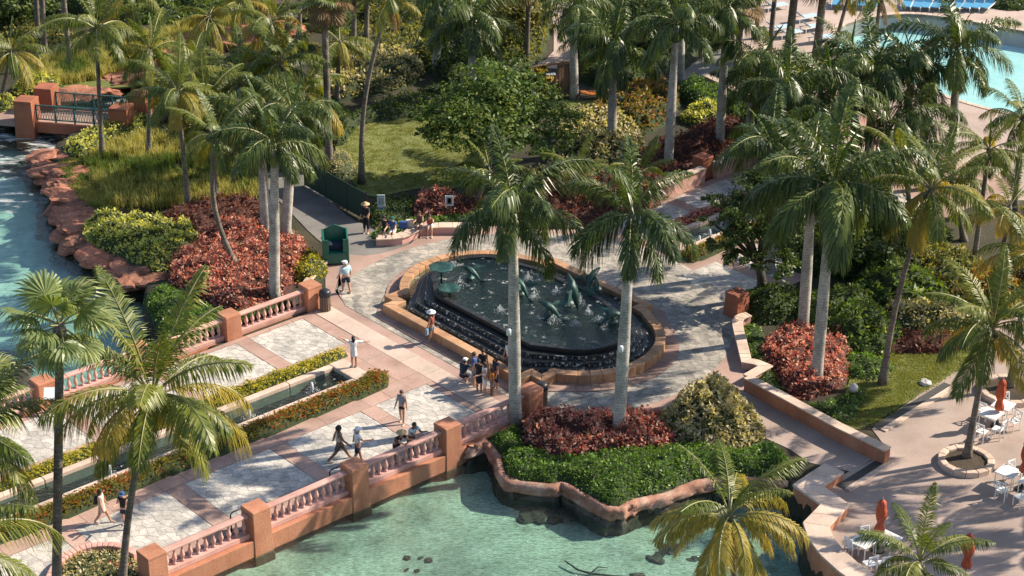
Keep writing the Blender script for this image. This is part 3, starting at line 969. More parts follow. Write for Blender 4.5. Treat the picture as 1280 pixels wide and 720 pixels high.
bronze_fish(pf(722, 386), 2.1, 1.05, 1.75, 'tall green bronze winged fish diving at the middle of the upper pool')
bronze_fish(pf(700, 398), 2.7, .55, 1.3, 'green bronze winged fish leaping left beside the tall diving fish')
bronze_fish(pf(752, 404), .3, .25, 1.2, 'bright green bronze fish lying low at the right of the upper pool')
bronze_fish(pf(660, 372), 2.2, .6, 1.25, 'dark green bronze fish half hidden behind the left fountain palm')
bronze_fish(pf(600, 350), 2.6, .45, 1.15, 'green bronze fish leaping near the left dishes of the fountain')
bronze_fish(pf(735, 366), .9, .8, 1.4, 'green bronze fish rising at the back rim of the upper pool')
for x, y, z, r, lab in ((552, 352, 1.55, .62, 'broad green bronze dish, higher of the two at the back left of the pool'), (562, 366, 1.0, .55, 'broad green bronze dish, lower of the two at the back left of the pool')):
    p_ = at(x, y, .93)
    t = empty('bronze_dish', p_, 0, lab, 'statue', 'green bronze figures in the fountain')
    MB().lathe([(.06, -.4), (.05, z - .95), (.1, z - .9)], 8).obj('stem', M['verdigris'], t, smooth=True)
    MB().lathe([(.1, z - .93), (r * .7, z - .86), (r, z - .74), (r * .97, z - .72), (r * .6, z - .82), (.05, z - .86)], 20, wob=lambda a, zz: 1 + .06 * math.sin(7 * a)).obj('dish', M['verdigris'], t, smooth=True)


def splash(x, y, z, r, h, label=None):
    """clump of white water: drops and streaks thrown up, one mass"""
    n = 140
    P = at(x, y, z)
    mb = MB()
    for k in range(n):
        a, q = RND.uniform(0, 6.28), RND.random()
        d = r * q
        c = Vector((d * math.cos(a), d * math.sin(a), h * (1 - q) * RND.random()))
        s = RND.uniform(.005, .015) * (1.3 - q * .6)
        mb.add([c + Vector((s, 0, 0)), c + Vector((0, s, 0)), c + Vector((-s, 0, 0)), c + Vector((0, -s, 0)), c + Vector((0, 0, s * 3.6)), c + Vector((0, 0, -s))],
               [(0, 1, 4), (1, 2, 4), (2, 3, 4), (3, 0, 4), (1, 0, 5), (2, 1, 5), (3, 2, 5), (0, 3, 5)])
    return tag(mb.obj('water_splash', M['froth'], loc=P, smooth=True), label or 'white splash of water thrown up in the fountain pool', 'splash', 'white splashes in the fountain', 'stuff')


for x, y, r, h in ((575, 357, .45, .6), (567, 332, .4, .4), (625, 390, .4, .5), (668, 372, .35, .8), (692, 402, .5, .5), (720, 406, .4, .4), (725, 380, .35, .9), (748, 400, .4, .3), (660, 350, .4, .5), (695, 366, .3, .5), (735, 392, .3, .5)):
    splash(x, y, .95, r * .85, h * .8)

# ================================================================== BALUSTRADES, WALLS, CHANNELS
BAL = MB().lathe([(.075, 0), (.075, .06), (.045, .09), (.05, .13), (.098, .25), (.1, .31), (.06, .45), (.042, .55), (.05, .6), (.042, .63), (.072, .66), (.072, .72)], 10).mesh('baluster', M['pink_rail'], True)


def pier_mesh(w, h, below, name, m, cap=.1):
    mb = MB()
    mb.box((0, 0, (h - .16 - below) / 2), (w * 1.12, w * 1.12, h - .16 + below), taper=.9)
    return mb


def pier(parent, loc, w, h, below, m='terracotta', wet=True, rz=ROT):
    o = MB().box((0, 0, (h - .15 - below) / 2), (w * 1.14, w * 1.14, h - .15 + below), taper=.88).obj('pier', M[m], parent, loc, bevel=.03, rot=(0, 0, rz))
    MB().box((0, 0, h - .075), (w * 1.03, w * 1.03, .15), taper=.985).obj('cap', M[m], o, bevel=.03)
    if below > 1.5:
        MB().box((0, 0, -below + .85), (w * 1.165, w * 1.165, 1.7), taper=.985).obj('wet_foot', M['rock_wet'], o, bevel=.03)
    return o


def balustrade(label, piers, t, below, zdeck=0.0, ends=None, beam=True):
    root = empty('balustrade', st(piers[len(piers) // 2], t), ROT, label, 'balustrade', 'pink balustrades of the bridge')
    s0 = piers[len(piers) // 2]
    for s in piers:
        pier(root, (s - s0, 0, 0), .84, 1.27, below, rz=0)
    xs = ([ends[0]] if ends else []) + piers + ([ends[1]] if ends and len(ends) > 1 else [])
    for a, b2 in zip(xs[:-1], xs[1:]):
        x0, x1 = a - s0 + .43, b2 - s0 - .43
        L = x1 - x0
        MB().box(((x0 + x1) / 2, 0, .11), (L, .36, .22)).obj('plinth', M['pink_rail'], root, bevel=.02)
        if beam:
            MB().box(((x0 + x1) / 2, (-.1 if t < 0 else .1), -.40), (L, .62, .78)).obj('edge_beam', M['terracotta'], root, bevel=.03)
        MB().box(((x0 + x1) / 2, 0, 1.0), (L, .30, .12)).obj('handrail', M['pink_rail'], root, bevel=.035)
        k = int(round(L / .345))
        for i in range(k):
            link('baluster', BAL, root, (x0 + (i + .5) * L / k, 0, .22))
    return root


balustrade('near balustrade of the bridge standing over the green lagoon', [30.3, 35.1, 40.0, 45.0, 49.75], -7.3, 2.5)
balustrade('far balustrade of the bridge in front of the red shrubs and dark hedge', [29.0, 33.9, 38.85, 43.83, 48.6], 7.66, 2.6, ends=[22.0])
# curved end wall with the little planting bed at the lower left
bedc = [p.xy for p in smooth_path(px([(60, 740), (74, 712), (95, 698), (122, 691), (150, 692), (172, 702)], 0), 4)]
kerb = empty('planter_kerb', (*bedc[len(bedc) // 2], 0), 0, 'curved pink kerb around the flower bed at the near end of the bridge', 'kerb')
blocks(bedc, -.16, .16, -.1, .42, .9, 'kerb_stone', M['pink_rail'], kerb, bevel=.03)

# brackets like small handrails beside the piers
for s, t, lab in ((40.75, -6.6, 'short dark steel rail on the near bridge pier beside the walking couple'), (35.85, -6.6, 'short dark steel rail on the near bridge pier over the lower flagstones')):
    r = empty('grab_rail', st(s - 1.5, t), ROT, lab, 'rail')
    MB().tube([(0, 0, .02), (0, 0, .82), (.08, 0, .9), (.75, 0, .9)], .03, 8).obj('bar', M['dark_metal'], r, smooth=True)

# ---- water channel on the bridge: rounded stone coping, dark water, jets


def channel(label, s0, s1, t0, t1, notch=True):
    root = empty('water_channel', st((s0 + s1) / 2, (t0 + t1) / 2), 0, label, 'water channel', 'water channels on the promenade axis')
    o = root.location.xy.copy()
    poly = [st(s0, t0).xy, st(s1, t0).xy, st(s1, t1).xy, st(s0, t1).xy]
    MB().sheet([p - o for p in poly], .14).obj('water', M['canalwater'], root)
    MB().prism([p - o for p in poly], -.42, -.30).obj('floor', M['canal'], root)
    # coping: two long sides and broad ends
    for (a, b2, c, d) in ((s0, s1, t0 - .34, t0), (s0, s1, t1, t1 + .34)):
        k = max(1, round((b2 - a) / 2.6))
        for i in range(k):
            x0, x1 = a + (b2 - a) * i / k + .006, a + (b2 - a) * (i + 1) / k - .006
            MB().prism([st(x0, c).xy - o, st(x1, c).xy - o, st(x1, d).xy - o, st(x0, d).xy - o], -.36, .34).obj('coping_stone', M['coping'], root, bevel=.05)
    for (a, b2) in ((s0 - .8, s0), (s1, s1 + .85)):
        for c, d in ((t0 - .38, (t0 + t1) / 2 - .005), ((t0 + t1) / 2 + .005, t1 + .38)):
            MB().prism([st(a, c).xy - o, st(b2, c).xy - o, st(b2, d).xy - o, st(a, d).xy - o], -.36, .342).obj('coping_stone', M['coping'], root, bevel=.05)
    return root


channel('long dark water channel with fountain jets along the middle of the bridge', 23.0, 45.35, -.05, 1.40)
channel('water channel between red hedges on the promenade beyond the fountain', 67.3, 82.0, -.05, 1.40)


def jet(p, h, label):
    t = empty('fountain_jet', (p.x, p.y, .14), 0, label, 'fountain jet', 'small white jets in the channels')
    MB().lathe([(.05, -.05), (.075, .1), (.07, h * .6), (.06, h * .9), (.02, h)], 9, wob=lambda a, z: 1 + .15 * math.sin(3 * a + z * 30)).obj('water_column', M['froth'], t, smooth=True)
    mb = MB()
    for k in range(80):
        a, r = RND.uniform(0, 6.28), .05 + .34 * RND.random()
        c = Vector((r * math.cos(a), r * math.sin(a), .012 + .05 * RND.random() * (1 - r)))
        s = RND.uniform(.010, .026)
        mb.add([c + Vector((s, 0, 0)), c + Vector((0, s, 0)), c + Vector((-s, 0, 0)), c + Vector((0, -s, 0)), c + Vector((0, 0, s))], [(0, 1, 4), (1, 2, 4), (2, 3, 4), (3, 0, 4)])
    tag(mb.obj('froth_ring', M['froth'], t), kind='stuff')


for x, y, h, lab in ((390, 488, .42, 'white jet in the bridge channel nearest its plaza end'), (312, 522, .42, 'white jet in the bridge channel beside the middle of the gold hedge'),
                     (138, 594, .50, 'white jet in the bridge channel under the coconut fronds'), (41, 636, .55, 'tallest white jet in the channel at the left end of the bridge'),
                     (874, 303, .40, 'white jet in the far channel nearest the fountain'), (887, 295, .40, 'white jet in the far channel behind its nearest jet'), (902, 286, .40, 'farthest white jet of the channel beyond the fountain')):
    jet(at(x, y, .14), h, lab)

# ---- low walls


def wall(label, path, w, z0, z1, body, cap, capm='coping', name='garden_wall', step=1.4, capw=.08, group=None):
    P = [Vector(p[:2]) for p in path]
    mid = P[len(P) // 2]
    root = empty(name, (*mid, 0), 0, label, 'wall', group)
    A, B = offset_path(P, w / 2), offset_path(P, -w / 2)
    n = len(P)
    mb = MB()
    vs = [(*(p - mid), z) for z in (z0, z1 - cap) for q in (A, B) for p in q]
    fs = []
    for i in range(n - 1):
        fs += [(i, i + 1, 2 * n + i + 1, 2 * n + i), (n + i + 1, n + i, 3 * n + i, 3 * n + i + 1)]
    fs += [(0, 2 * n, 3 * n, n), (n - 1, 2 * n - 1, 4 * n - 1, 3 * n - 1)]
    fs += [(2 * n + i, 2 * n + i + 1, 3 * n + i + 1, 3 * n + i) for i in range(n - 1)]
    mb.add(vs, fs).obj('wall_body', M[body], root)
    blocks(P, -w / 2 - capw, w / 2 + capw, z1 - cap, z1, step, 'coping_stone', M[capm], root, bevel=.02)
    return root


wall('long terracotta garden wall between the ramp and the shaded lawn', px([(934, 470), (985, 497), (1048, 531), (1110, 561)], .72), .34, -.2, .72, 'terracotta', .07)
wall('curved pale kerb of the planting bed beside the far right pier', [p.xy for p in smooth_path(px([(936, 392), (922, 400), (928, 430), (933, 450)], .42), 4)] + [p.xy for p in px([(945, 452), (957, 457), (934, 470)], .42)], .36, -.1, .42, 'pink_rail', .08)
wall('terracotta wall with pale top below the dark maroon shrubs', [st(69.4, 5.75).xy, st(74.6, 5.75).xy], .35, -.1, .95, 'pink_rail', .1)
wall('terracotta wall with pale top running on behind the brick red pier', [st(75.6, 5.75).xy, st(90, 5.75).xy], .35, -.1, .95, 'pink_rail', .1)
wall('low buff bench wall on which the visitors sit', [p.xy for p in smooth_path(px([(470, 296), (500, 294), (523, 284), (548, 281), (600, 281)], .45), 3)], .5, -.1, .45, 'pink_rail', .08)
wall('low pink kerb beside the green kiosk and gold bush', px([(383, 352), (404, 328), (411, 312)], .3), .25, -.1, .3, 'pink_rail', .06, name='low_kerb')
wall('pink retaining wall behind the hedge near the pool path', px([(880, 92), (905, 104), (935, 120)], .6), .35, -.1, .6, 'pink_rail', .08)
for x, y, lab, m in ((878, 208, 'brick red pier ending the wall below the maroon shrubs', 'brick_red'), (812, 244, 'dark red pier half hidden by palm fronds at the near end of the far wall', 'brick_red'), (921, 380, 'brick red pier standing alone by the curved kerb right of the fountain', 'brick_red')):
    p = at(x, y, .6)
    r = empty('wall_pier', (p.x, p.y, 0), 0, lab, 'pier', 'stone piers of the promenade')
    MB().box((0, 0, .56), (.95, .95, 1.2), taper=.86).obj('shaft', M[m], r, bevel=.03, rot=(0, 0, ROT))
    MB().box((0, 0, 1.2), (.88, .88, .14), taper=.98).obj('cap', M[m], r, bevel=.03, rot=(0, 0, ROT))

# rounded sea wall of the front island, a moulded band over a dark wet foot
sw = empty('rounded_sea_wall', (*seawall[12].xy, 0), 0, 'rounded pink rock sea wall winding round the front island', 'sea wall')
o = seawall[12].xy.copy()
SWp = [p.xy for p in smooth_path([Vector((p.x, p.y, 0)) for p in seawall], 2)]
prof = [(-.3, -1.9), (-.18, -1.2), (-.12, -.85), (.0, -.52), (-.12, -.45), (-.16, -.36), (-.07, -.27), (-.13, -.14), (-.07, -.02), (.05, .04), (.18, .03), (.27, -.03), (.36, -.2)]
mb, mbw = MB(), MB()
rows = []
for d, z in prof:
    q = offset_path(SWp, d)
    rows.append([Vector((*(p - o), z)) for p in q])
from mathutils import noise as mnoise
for r_, (d, z) in zip(rows, prof):
    for i, v in enumerate(r_):
        q_ = mnoise.noise(Vector((i * .23, z * 2.2, 3.1)))
        e_ = mnoise.noise(Vector((i * .55, z * 4.5, 9.7)))
        if z < .02:
            v.y -= .22 * q_ + .10 * e_; v.z += .07 * e_
        k = .1 if z < -.5 else .045
        v += Vector((RND.uniform(-k, k), RND.uniform(-k, k), RND.uniform(-k, k) * .7)) * (0.8 + .4 * math.sin(i * .5))
nP = len(SWp)
mbw.add([v for r_ in rows[:4] for v in r_], [(a * nP + i, a * nP + i + 1, (a + 1) * nP + i + 1, (a + 1) * nP + i) for a in range(3) for i in range(nP - 1)])
mbw.obj('wet_foot', M['rock_wet'], sw, smooth=True)
mb.add([v for r_ in rows[3:] for v in r_], [(a * nP + i, a * nP + i + 1, (a + 1) * nP + i + 1, (a + 1) * nP + i) for a in range(len(rows) - 4) for i in range(nP - 1)])
mb.obj('moulded_band', M['seawall'], sw, smooth=True)

# terrace edge wall with broad pale coping
cop = [p.xy for p in px([(1043, 584), (1010, 606), (1044, 630), (1020, 655), (1026, 672), (1040, 690), (1060, 708), (1090, 730)], .45)]
tw = wall('broad pale topped wall edging the terrace above the lagoon', cop, .95, -2.9, .45, 'terracotta', .12, step=1.1, capw=.03, name='terrace_wall')
# drains: dark slots in the paving
for lst, lab in (([(1100, 572), (1045, 607)], 'dark drain slot between the ramp and the terrace'), ([(1180, 478), (1090, 533)], 'dark drain channel along the edge of the shaded lawn')):
    p = [q.xy for q in px(lst, 0)]
    r = empty('drain_channel', (*p[0], 0), 0, lab, 'drain')
    d = (p[1] - p[0]); nrm = Vector((-d.y, d.x)).normalized()
    MB().prism([Vector((0, 0)), d, d + nrm * .42, nrm * .42], -.02, .012).obj('grating', M['drain'], r)
    MB().prism([nrm * .44, d + nrm * .44, d + nrm * .72, nrm * .72], -.05, .07).obj('edge_stone', M['coping'], r, bevel=.01)

# ---- rocks


def rock_mesh(seed, m, flat=.55, sub=3):
    rr = random.Random(seed)
    bm = bmesh.new()
    bmesh.ops.create_icosphere(bm, subdivisions=sub, radius=1)
    off = Vector((rr.uniform(-9, 9), rr.uniform(-9, 9), rr.uniform(-9, 9)))
    from mathutils import noise as mn
    for v in bm.verts:
        p = v.co.copy()
        k = 1 + .35 * mn.noise(p * 1.3 + off) + .18 * mn.noise(p * 3.1 + off)
        v.co = Vector((p.x * k, p.y * k, p.z * k * flat))
        q = v.co.z * 5
        v.co.z = (math.floor(q) + min(1, max(0, (q - math.floor(q)) * 2.2 - .6))) / 5     # bedded ledges
        if v.co.z > 0: v.co.z *= .8
    me = bpy.data.meshes.new('rock')
    bm.to_mesh(me); bm.free()
    me.materials.append(m)
    return me


ROCKS = [rock_mesh(k, M['rock']) for k in range(5)]
WROCKS = [rock_mesh(k + 20, M['rock_wet'], .5) for k in range(4)]


def rocks(label, lst, z, rr, mesh, cat='rock bank', name='rock_bank', per=2, spread=.5):
    p0 = at(lst[0][0], lst[0][1], z)
    root = empty(name, p0, 0, label, cat)
    path = resample([at(a, b2, z) for a, b2 in lst], rr * 1.15)
    for i, p in enumerate(path):
        for k in range(per):
            s = rr * RND.uniform(.65, 1.25)
            q = p - p0 + Vector((RND.uniform(-spread, spread), RND.uniform(-spread, spread), RND.uniform(-.25, .1)))
            link('rock', RND.choice(mesh), root, q, (RND.uniform(-.25, .25), RND.uniform(-.25, .25), RND.uniform(0, 6.3)), (s * RND.uniform(1.0, 1.6), s * RND.uniform(.9, 1.2), s * RND.uniform(.5, .85)))
    return root


rocks('bank of layered red rock along the garden side of the left lagoon', [(180, 348), (165, 338), (140, 324), (115, 303), (98, 286), (92, 266), (92, 250)], -.22, .82, ROCKS, per=6, spread=.62)
rocks('red rock ledge stepping down to the rapids below the small bridge', [(94, 240), (84, 226), (70, 210), (64, 200)], -.22, .78, ROCKS, per=6, spread=.6)
rocks('dark wet rocks at the foot of the red bank in the left lagoon', [(172, 358), (140, 341), (105, 318), (80, 294), (72, 268), (74, 246), (55, 220)], -1.15, .85, WROCKS, per=2, spread=.5)
rocks('dark rock sill where the stream drops into the left lagoon', [(0, 168), (30, 170), (60, 176), (85, 182)], -1.0, .5, WROCKS, per=2, spread=.35)
rocks('dark rock sill of the lower cascade in the left lagoon', [(-5, 206), (25, 203), (50, 207)], -1.1, .45, WROCKS, per=2, spread=.4)
rocks('pile of red rock slabs on the slope behind the small bridge', [(110, 112), (130, 106), (150, 98), (168, 90), (190, 84)], -.1, 1.1, ROCKS, per=3, spread=1.0)
rocks('long red rock ledge beside the stream behind the coconut palms', [(215, 62), (240, 58), (265, 55), (290, 50), (320, 42), (350, 32)], 0, 1.4, ROCKS, per=3, spread=1.2)
rocks('red rocks at the top of the stream under the tall thin palms', [(385, 30), (400, 18), (415, 6)], -.2, 1.1, ROCKS, per=2, spread=.9)
rocks('dark sunken rocks in the lagoon below the sea wall', [(655, 640), (676, 646), (700, 640)], -1.1, .5, WROCKS, per=2, spread=.45)
rocks('dark boulders under water beside the coconut palm in the lagoon', [(805, 712), (812, 700), (840, 690), (880, 700), (900, 715), (950, 712)], -1.3, .3, WROCKS, per=2, spread=.6)
rocks('sunken dark rocks under the left part of the sea wall', [(600, 600), (622, 616)], -1.4, .4, WROCKS, per=1, spread=.4)
rocks('ring of weed covered stones on the lagoon floor at the lower edge', [(505, 705), (512, 698), (530, 697), (538, 702), (530, 712), (510, 714)], -1.24, .11, WROCKS, per=1, spread=.1)
rocks('brown rock islet beside the left end of the far balustrade', [(-8, 520), (4, 490), (10, 475)], -.9, 1.0, WROCKS, per=3, spread=.6)
rocks('dark reef below the surface in front of the far balustrade', [(-20, 462), (10, 458), (45, 456)], -1.6, .8, WROCKS, per=3, spread=.8)
rocks('grey stones on the bed of the stream under the small bridge', [(20, 158), (60, 164), (100, 166), (125, 160)], -1.1, .5, WROCKS, per=2, spread=.5)
# a sunken branch
b_ = empty('sunken_branch', at(738, 722, -1.28), 0, 'dark branch lying on the lagoon floor at the bottom edge', 'branch')
MB().tube([(-1.0, .8, .25), (-.5, .25, .2), (0, 0, .2), (.8, -.1, .15), (1.5, -.2, .2)], [.03, .04, .05, .05, .02], 7).obj('stem', M['rock_wet'], b_, smooth=True)
MB().tube([(0, 0, .2), (.3, .3, .3), (.7, .42, .2)], [.04, .03, .015], 6).obj('twig', M['rock_wet'], b_, smooth=True)

# ---- small bridge with teal railings over the stream
zb = 1.55
c_nl, c_nr, c_fl, c_fr = at(32, 124, zb), at(151, 133, zb), at(57, 108, zb), at(173, 118, zb)
ax = (c_nr - c_nl).xy; ang = math.atan2(ax.y, ax.x); Lb = ax.length
sb = empty('small_bridge', (c_nl.x, c_nl.y, 0), ang, 'small red bridge with teal lattice railings over the rapids', 'bridge')
inv = Matrix.Rotation(-ang, 3, 'Z')
wid = (inv @ (c_fl - c_nl)).y
offf = (inv @ (c_fl - c_nl)).x
MB().prism([(-3, -.15), (Lb + 1.5, -.15), (Lb + 1.5 + offf, wid + .15), (-3 + offf, wid + .15)], -.25, .12).obj('deck', M['pink_base'], sb)
MB().box((Lb / 2, -.2, -.12), (Lb, .3, .62)).obj('edge_beam', M['brick_red'], sb, bevel=.03)
MB().box((Lb / 2 + offf, wid + .2, -.12), (Lb, .3, .62)).obj('edge_beam', M['brick_red'], sb, bevel=.03)
for x, y in ((0, 0), (Lb, 0), (offf, wid), (Lb + offf, wid)):
    pier(sb, (x, y, 0), 1.15, 1.6, 1.5, 'brick_red', rz=0)
for y, x0 in ((0, .6), (wid, .6 + offf)):
    L = Lb - 1.2
    r = MB()
    for z in (.32, 1.22): r.box((x0 + L / 2, y, z), (L, .07, .06))
    r_o = r.obj('railing', M['teal_paint'], sb)
    k = 4
    for i in range(k + 1): MB().box((x0 + L * i / k, y, .7), (.09, .09, 1.15)).obj('post', M['teal_paint'], r_o)
    for i in range(k):
        q = MB()
        for j in range(7):
            xa = x0 + L * (i + (j + .3) / 7.2) / k
            q.tube([(xa, y, .34), (xa + .10, y, .6), (xa - .08, y, .9), (xa + .06, y, 1.2)], .02, 4)
            q.tube([(xa + .12, y, .34), (xa - .05, y, .7), (xa + .13, y, 1.2)], .02, 4)
        q.obj('lattice_panel', M['teal_paint'], r_o)

# ================================================================== FURNITURE AND FITTINGS
# green wooden kiosk chair
kp = at(420, 326, 0)
k_ = empty('towel_kiosk', (kp.x, kp.y, 0), math.radians(8), 'green painted open fronted kiosk cabinet by the gold bush', 'kiosk')
G = M['green_paint']
rzk = math.radians(24)
for sx in (-.62, .62): MB().add([(sx - .05, -.55, .08), (sx + .05, -.55, .08), (sx + .05, .55, .08), (sx - .05, .55, .08), (sx - .05, -.55, 1.45), (sx + .05, -.55, 1.45), (sx + .05, .55, 1.62), (sx - .05, .55, 1.62)],
                         [(3, 2, 1, 0), (4, 5, 6, 7), (0, 1, 5, 4), (1, 2, 6, 5), (2, 3, 7, 6), (3, 0, 4, 7)]).obj('side_panel', G, k_, bevel=.015)
MB().add([(-.57, .5, .08), (.57, .5, .08), (.57, .5, 1.6), (0, .5, 1.85), (-.57, .5, 1.6), (-.57, .56, .08), (.57, .56, .08), (.57, .56, 1.6), (0, .56, 1.85), (-.57, .56, 1.6)],
         [(0, 1, 2, 3, 4), (9, 8, 7, 6, 5), (0, 5, 6, 1), (1, 6, 7, 2), (2, 7, 8, 3), (3, 8, 9, 4), (4, 9, 5, 0)]).obj('back_panel', G, k_)
MB().box((0, -.5, .34), (1.14, .06, .5)).obj('front_board', G, k_, bevel=.01)
MB().box((0, -.52, .64), (1.16, .10, .06)).obj('front_ledge', G, k_, bevel=.01)
MB().box((0, .0, .62), (1.14, .9, .05)).obj('shelf', G, k_)
for sx in (-.47, .47): MB().box((sx, -.5, 1.02), (.2, .06, .82)).obj('front_stile', G, k_, bevel=.01)
for sx in (-.55, .55):
    for sy in (-.48, .48): MB().box((sx, sy, .04), (.1, .1, .1)).obj('foot', M['dark_metal'], k_)
MB().box((0, .1, .82), (.7, .5, .34)).obj('folded_towels', M['navy_cloth'], k_, bevel=.04)


def bin_(x, y, label):
    p = at(x, y, 0)
    t = empty('litter_bin', (p.x, p.y, 0), RND.random(), label, 'litter bin', 'round litter bins on the plaza')
    MB().lathe([(.22, .02), (.23, .05), (.23, .78), (.22, .8)], 16).obj('liner', M['dark_metal'], t)
    for k in range(14):
        a = 2 * math.pi * k / 14
        MB().box((.25 * math.cos(a), .25 * math.sin(a), .42), (.03, .085, .76), rz=a).obj('slat', M['bin_slat'], t)
    MB().lathe([(.29, .8), (.30, .86), (.30, .98), (.27, 1.08), (.18, 1.14), (.0, 1.16)], 16).obj('lid', M['bin_lid'], t, smooth=True)


bin_(407, 388, 'slatted bin with black lid beside the far bridge pier')
bin_(677, 506, 'slatted bin with black lid by the pier next to the red shrubs')

# signs
def sign(label, x, y, w, h, z0, face, frame, post, rz=0.0, lines=(), cat='sign'):
    p = at(x, y, 0)
    t = empty('sign_board', (p.x, p.y, 0), rz, label, cat)
    MB().box((0, 0, z0 + h / 2), (w, .06, h)).obj('panel', M[face], t, bevel=.006)
    if frame:
        for dx in (-w / 2, w / 2): MB().box((dx, -.005, z0 + h / 2), (.06, .09, h + .06)).obj('frame', M[frame], t)
        for dz in (0, h): MB().box((0, -.005, z0 + dz), (w - .065, .09, .06)).obj('frame', M[frame], t)
    if post: MB().box((0, .05, (z0 + .1) / 2), (.1, .08, z0 + .1)).obj('post', M[post], t)
    for (zz, hh, ww, mm) in lines:
        MB().box((0, -.036, z0 + zz), (ww, .012, hh)).obj('print_band', M[mm], t)


sign('white and blue information board in front of the dark windscreen', 477, 271, .42, .95, .35, 'sign_white', None, 'steel', lines=((.90, .07, .40, 'sign_blue'), (.22, .05, .40, 'sign_grey'), (.16, .06, .40, 'sign_blue'), (.6, .4, .3, 'sign_grey')))
sign('small framed notice on a wooden post before the red shrub', 562, 272, .40, .52, .75, 'sign_grey', 'sign_white', 'wood', lines=((.26, .34, .22, 'dark_metal'), (.27, .22, .12, 'sign_grey')))
pp = st(33.9, 7.66, 0) + Vector((.62, -.75, 0))
t = empty('map_plaque', (pp.x, pp.y, 0), .1, 'slanted white plaque on the pier at the left end of the far balustrade', 'sign')
M_ = Matrix.Rotation(math.radians(38), 3, 'X')
MB().box((0, 0, .95), (.78, .6, .04), rot=M_).obj('panel', M['white_paint'], t)
MB().box((0, .05, .45), (.1, .1, .9)).obj('post', M['dark_metal'], t)

# dark windscreen fence
fp = [at(x, y, 0) for x, y in ((381, 232), (408, 248), (434, 263), (459, 277))]
fn = empty('windscreen_fence', fp[0], 0, 'dark green cloth windscreen fence between the path and the lawn', 'fence')
for a, b2 in zip(fp[:-1], fp[1:]):
    d = b2 - a
    MB().box(((a + b2) / 2 - fp[0] + Vector((0, 0, .86))), (d.length - .06, .03, 1.6), rz=math.atan2(d.y, d.x)).obj('cloth_panel', M['green_cloth'], fn)
for p in fp: MB().tube([p - fp[0], p - fp[0] + Vector((0, 0, 1.75))], .035, 8).obj('post', M['dark_metal'], fn)

# timber hut with a serving hatch, and the path fence behind it
hp = at(655, 122, 0)
h_ = empty('timber_screen', (hp.x, hp.y, 0), 0, 'weathered timber screen with a serving hatch at the end of the garden path', 'hut')
e = Vector((at(712, 112, 0) - hp).xy.to_3d())
n_ = 11
for k in range(n_):
    c = e * ((k + .5) / n_)
    if k in (5, 6, 7):
        MB().box(c + Vector((0, 0, .4)), (e.length / n_ - .03, .07, .8), rz=math.atan2(e.y, e.x)).obj('board', M['wood'], h_)
    else:
        MB().box(c + Vector((0, 0, .9)), (e.length / n_ - .03, .07, 1.8 + RND.uniform(-.04, .04)), rz=math.atan2(e.y, e.x)).obj('board', M['wood'], h_)
MB().box(e * .5 + Vector((0, 0, 1.92)), (e.length + .3, .2, .12), rz=math.atan2(e.y, e.x)).obj('top_rail', M['wood'], h_)
MB().box(e * .59 + Vector((0, -.15, .84)), (e.length * .3, .45, .06), rz=math.atan2(e.y, e.x)).obj('counter', M['wood'], h_)
for f in (0, .44, .74, 1): MB().box(e * f + Vector((0, -.03, .98)), (.14, .14, 1.96)).obj('post', M['wood'], h_)
rb = empty('cooler_box', hp + e * .58 + Vector((0, -.1, .87)), .2, 'red box with white lid on the counter of the timber screen', 'cooler')
MB().box((0, 0, .18), (.6, .35, .36)).obj('body', M['red_box'], rb, bevel=.03)
MB().box((0, 0, .41), (.62, .37, .1)).obj('lid', M['white_paint'], rb, bevel=.03)
# orange sling seat near the hut
op = at(743, 124, 0)
og = empty('orange_hammock_seat', (op.x, op.y, 0), .2, 'orange canvas seat on timber legs beside the dark shrubs', 'hammock')
MB().add([(-.95, -.2, .6), (-.4, -.34, .42), (.4, -.34, .42), (.95, -.2, .62), (.95, .2, .62), (.4, .34, .48), (-.4, .34, .48), (-.95, .2, .6), (-.95, -.2, .55), (-.4, -.34, .37), (.4, -.34, .37), (.95, -.2, .57), (.95, .2, .57), (.4, .34, .43), (-.4, .34, .43), (-.95, .2, .55)],
         [(0, 1, 6, 7), (1, 2, 5, 6), (2, 3, 4, 5), (15, 14, 9, 8), (14, 13, 10, 9), (13, 12, 11, 10), (0, 8, 9, 1), (1, 9, 10, 2), (2, 10, 11, 3), (7, 6, 14, 15), (6, 5, 13, 14), (5, 4, 12, 13), (0, 7, 15, 8), (3, 11, 12, 4)]).obj('sling', M['orange'], og)
for sx in (-1, 1):
    MB().tube([(sx * 1.15, -.3, 0), (sx * .9, 0, .62)], .04, 6).obj('leg', M['wood'], og)
    MB().tube([(sx * 1.15, .3, 0), (sx * .9, 0, .62)], .04, 6).obj('leg', M['wood'], og)

# ---- terrace furniture


def make_chair():
    root = empty('cross_back_chair', (0, 0, 0), 0)
    W = M['white_paint']
    MB().box((0, 0, .44), (.42, .42, .04)).obj('seat', W, root, bevel=.01)
    for sx in (-.19, .19):
        MB().tube([(sx, -.19, 0), (sx * .97, -.18, .43)], .026, 6).obj('leg', W, root)
        MB().tube([(sx * 1.08, .24, 0), (sx, .19, .43), (sx, .22, .66), (sx, .27, .9)], .028, 6).obj('leg', W, root)
    MB().box((0, .265, .88), (.42, .035, .08)).obj('top_rail', W, root, bevel=.008)
    MB().box((0, .205, .55), (.38, .03, .04)).obj('lower_rail', W, root)
    b2 = MB()
    b2.tube([(-.18, .21, .56), (.18, .262, .86)], .022, 5)
    b2.tube([(.18, .21, .56), (-.18, .262, .86)], .022, 5)
    b2.obj('cross_bars', W, root)
    return root


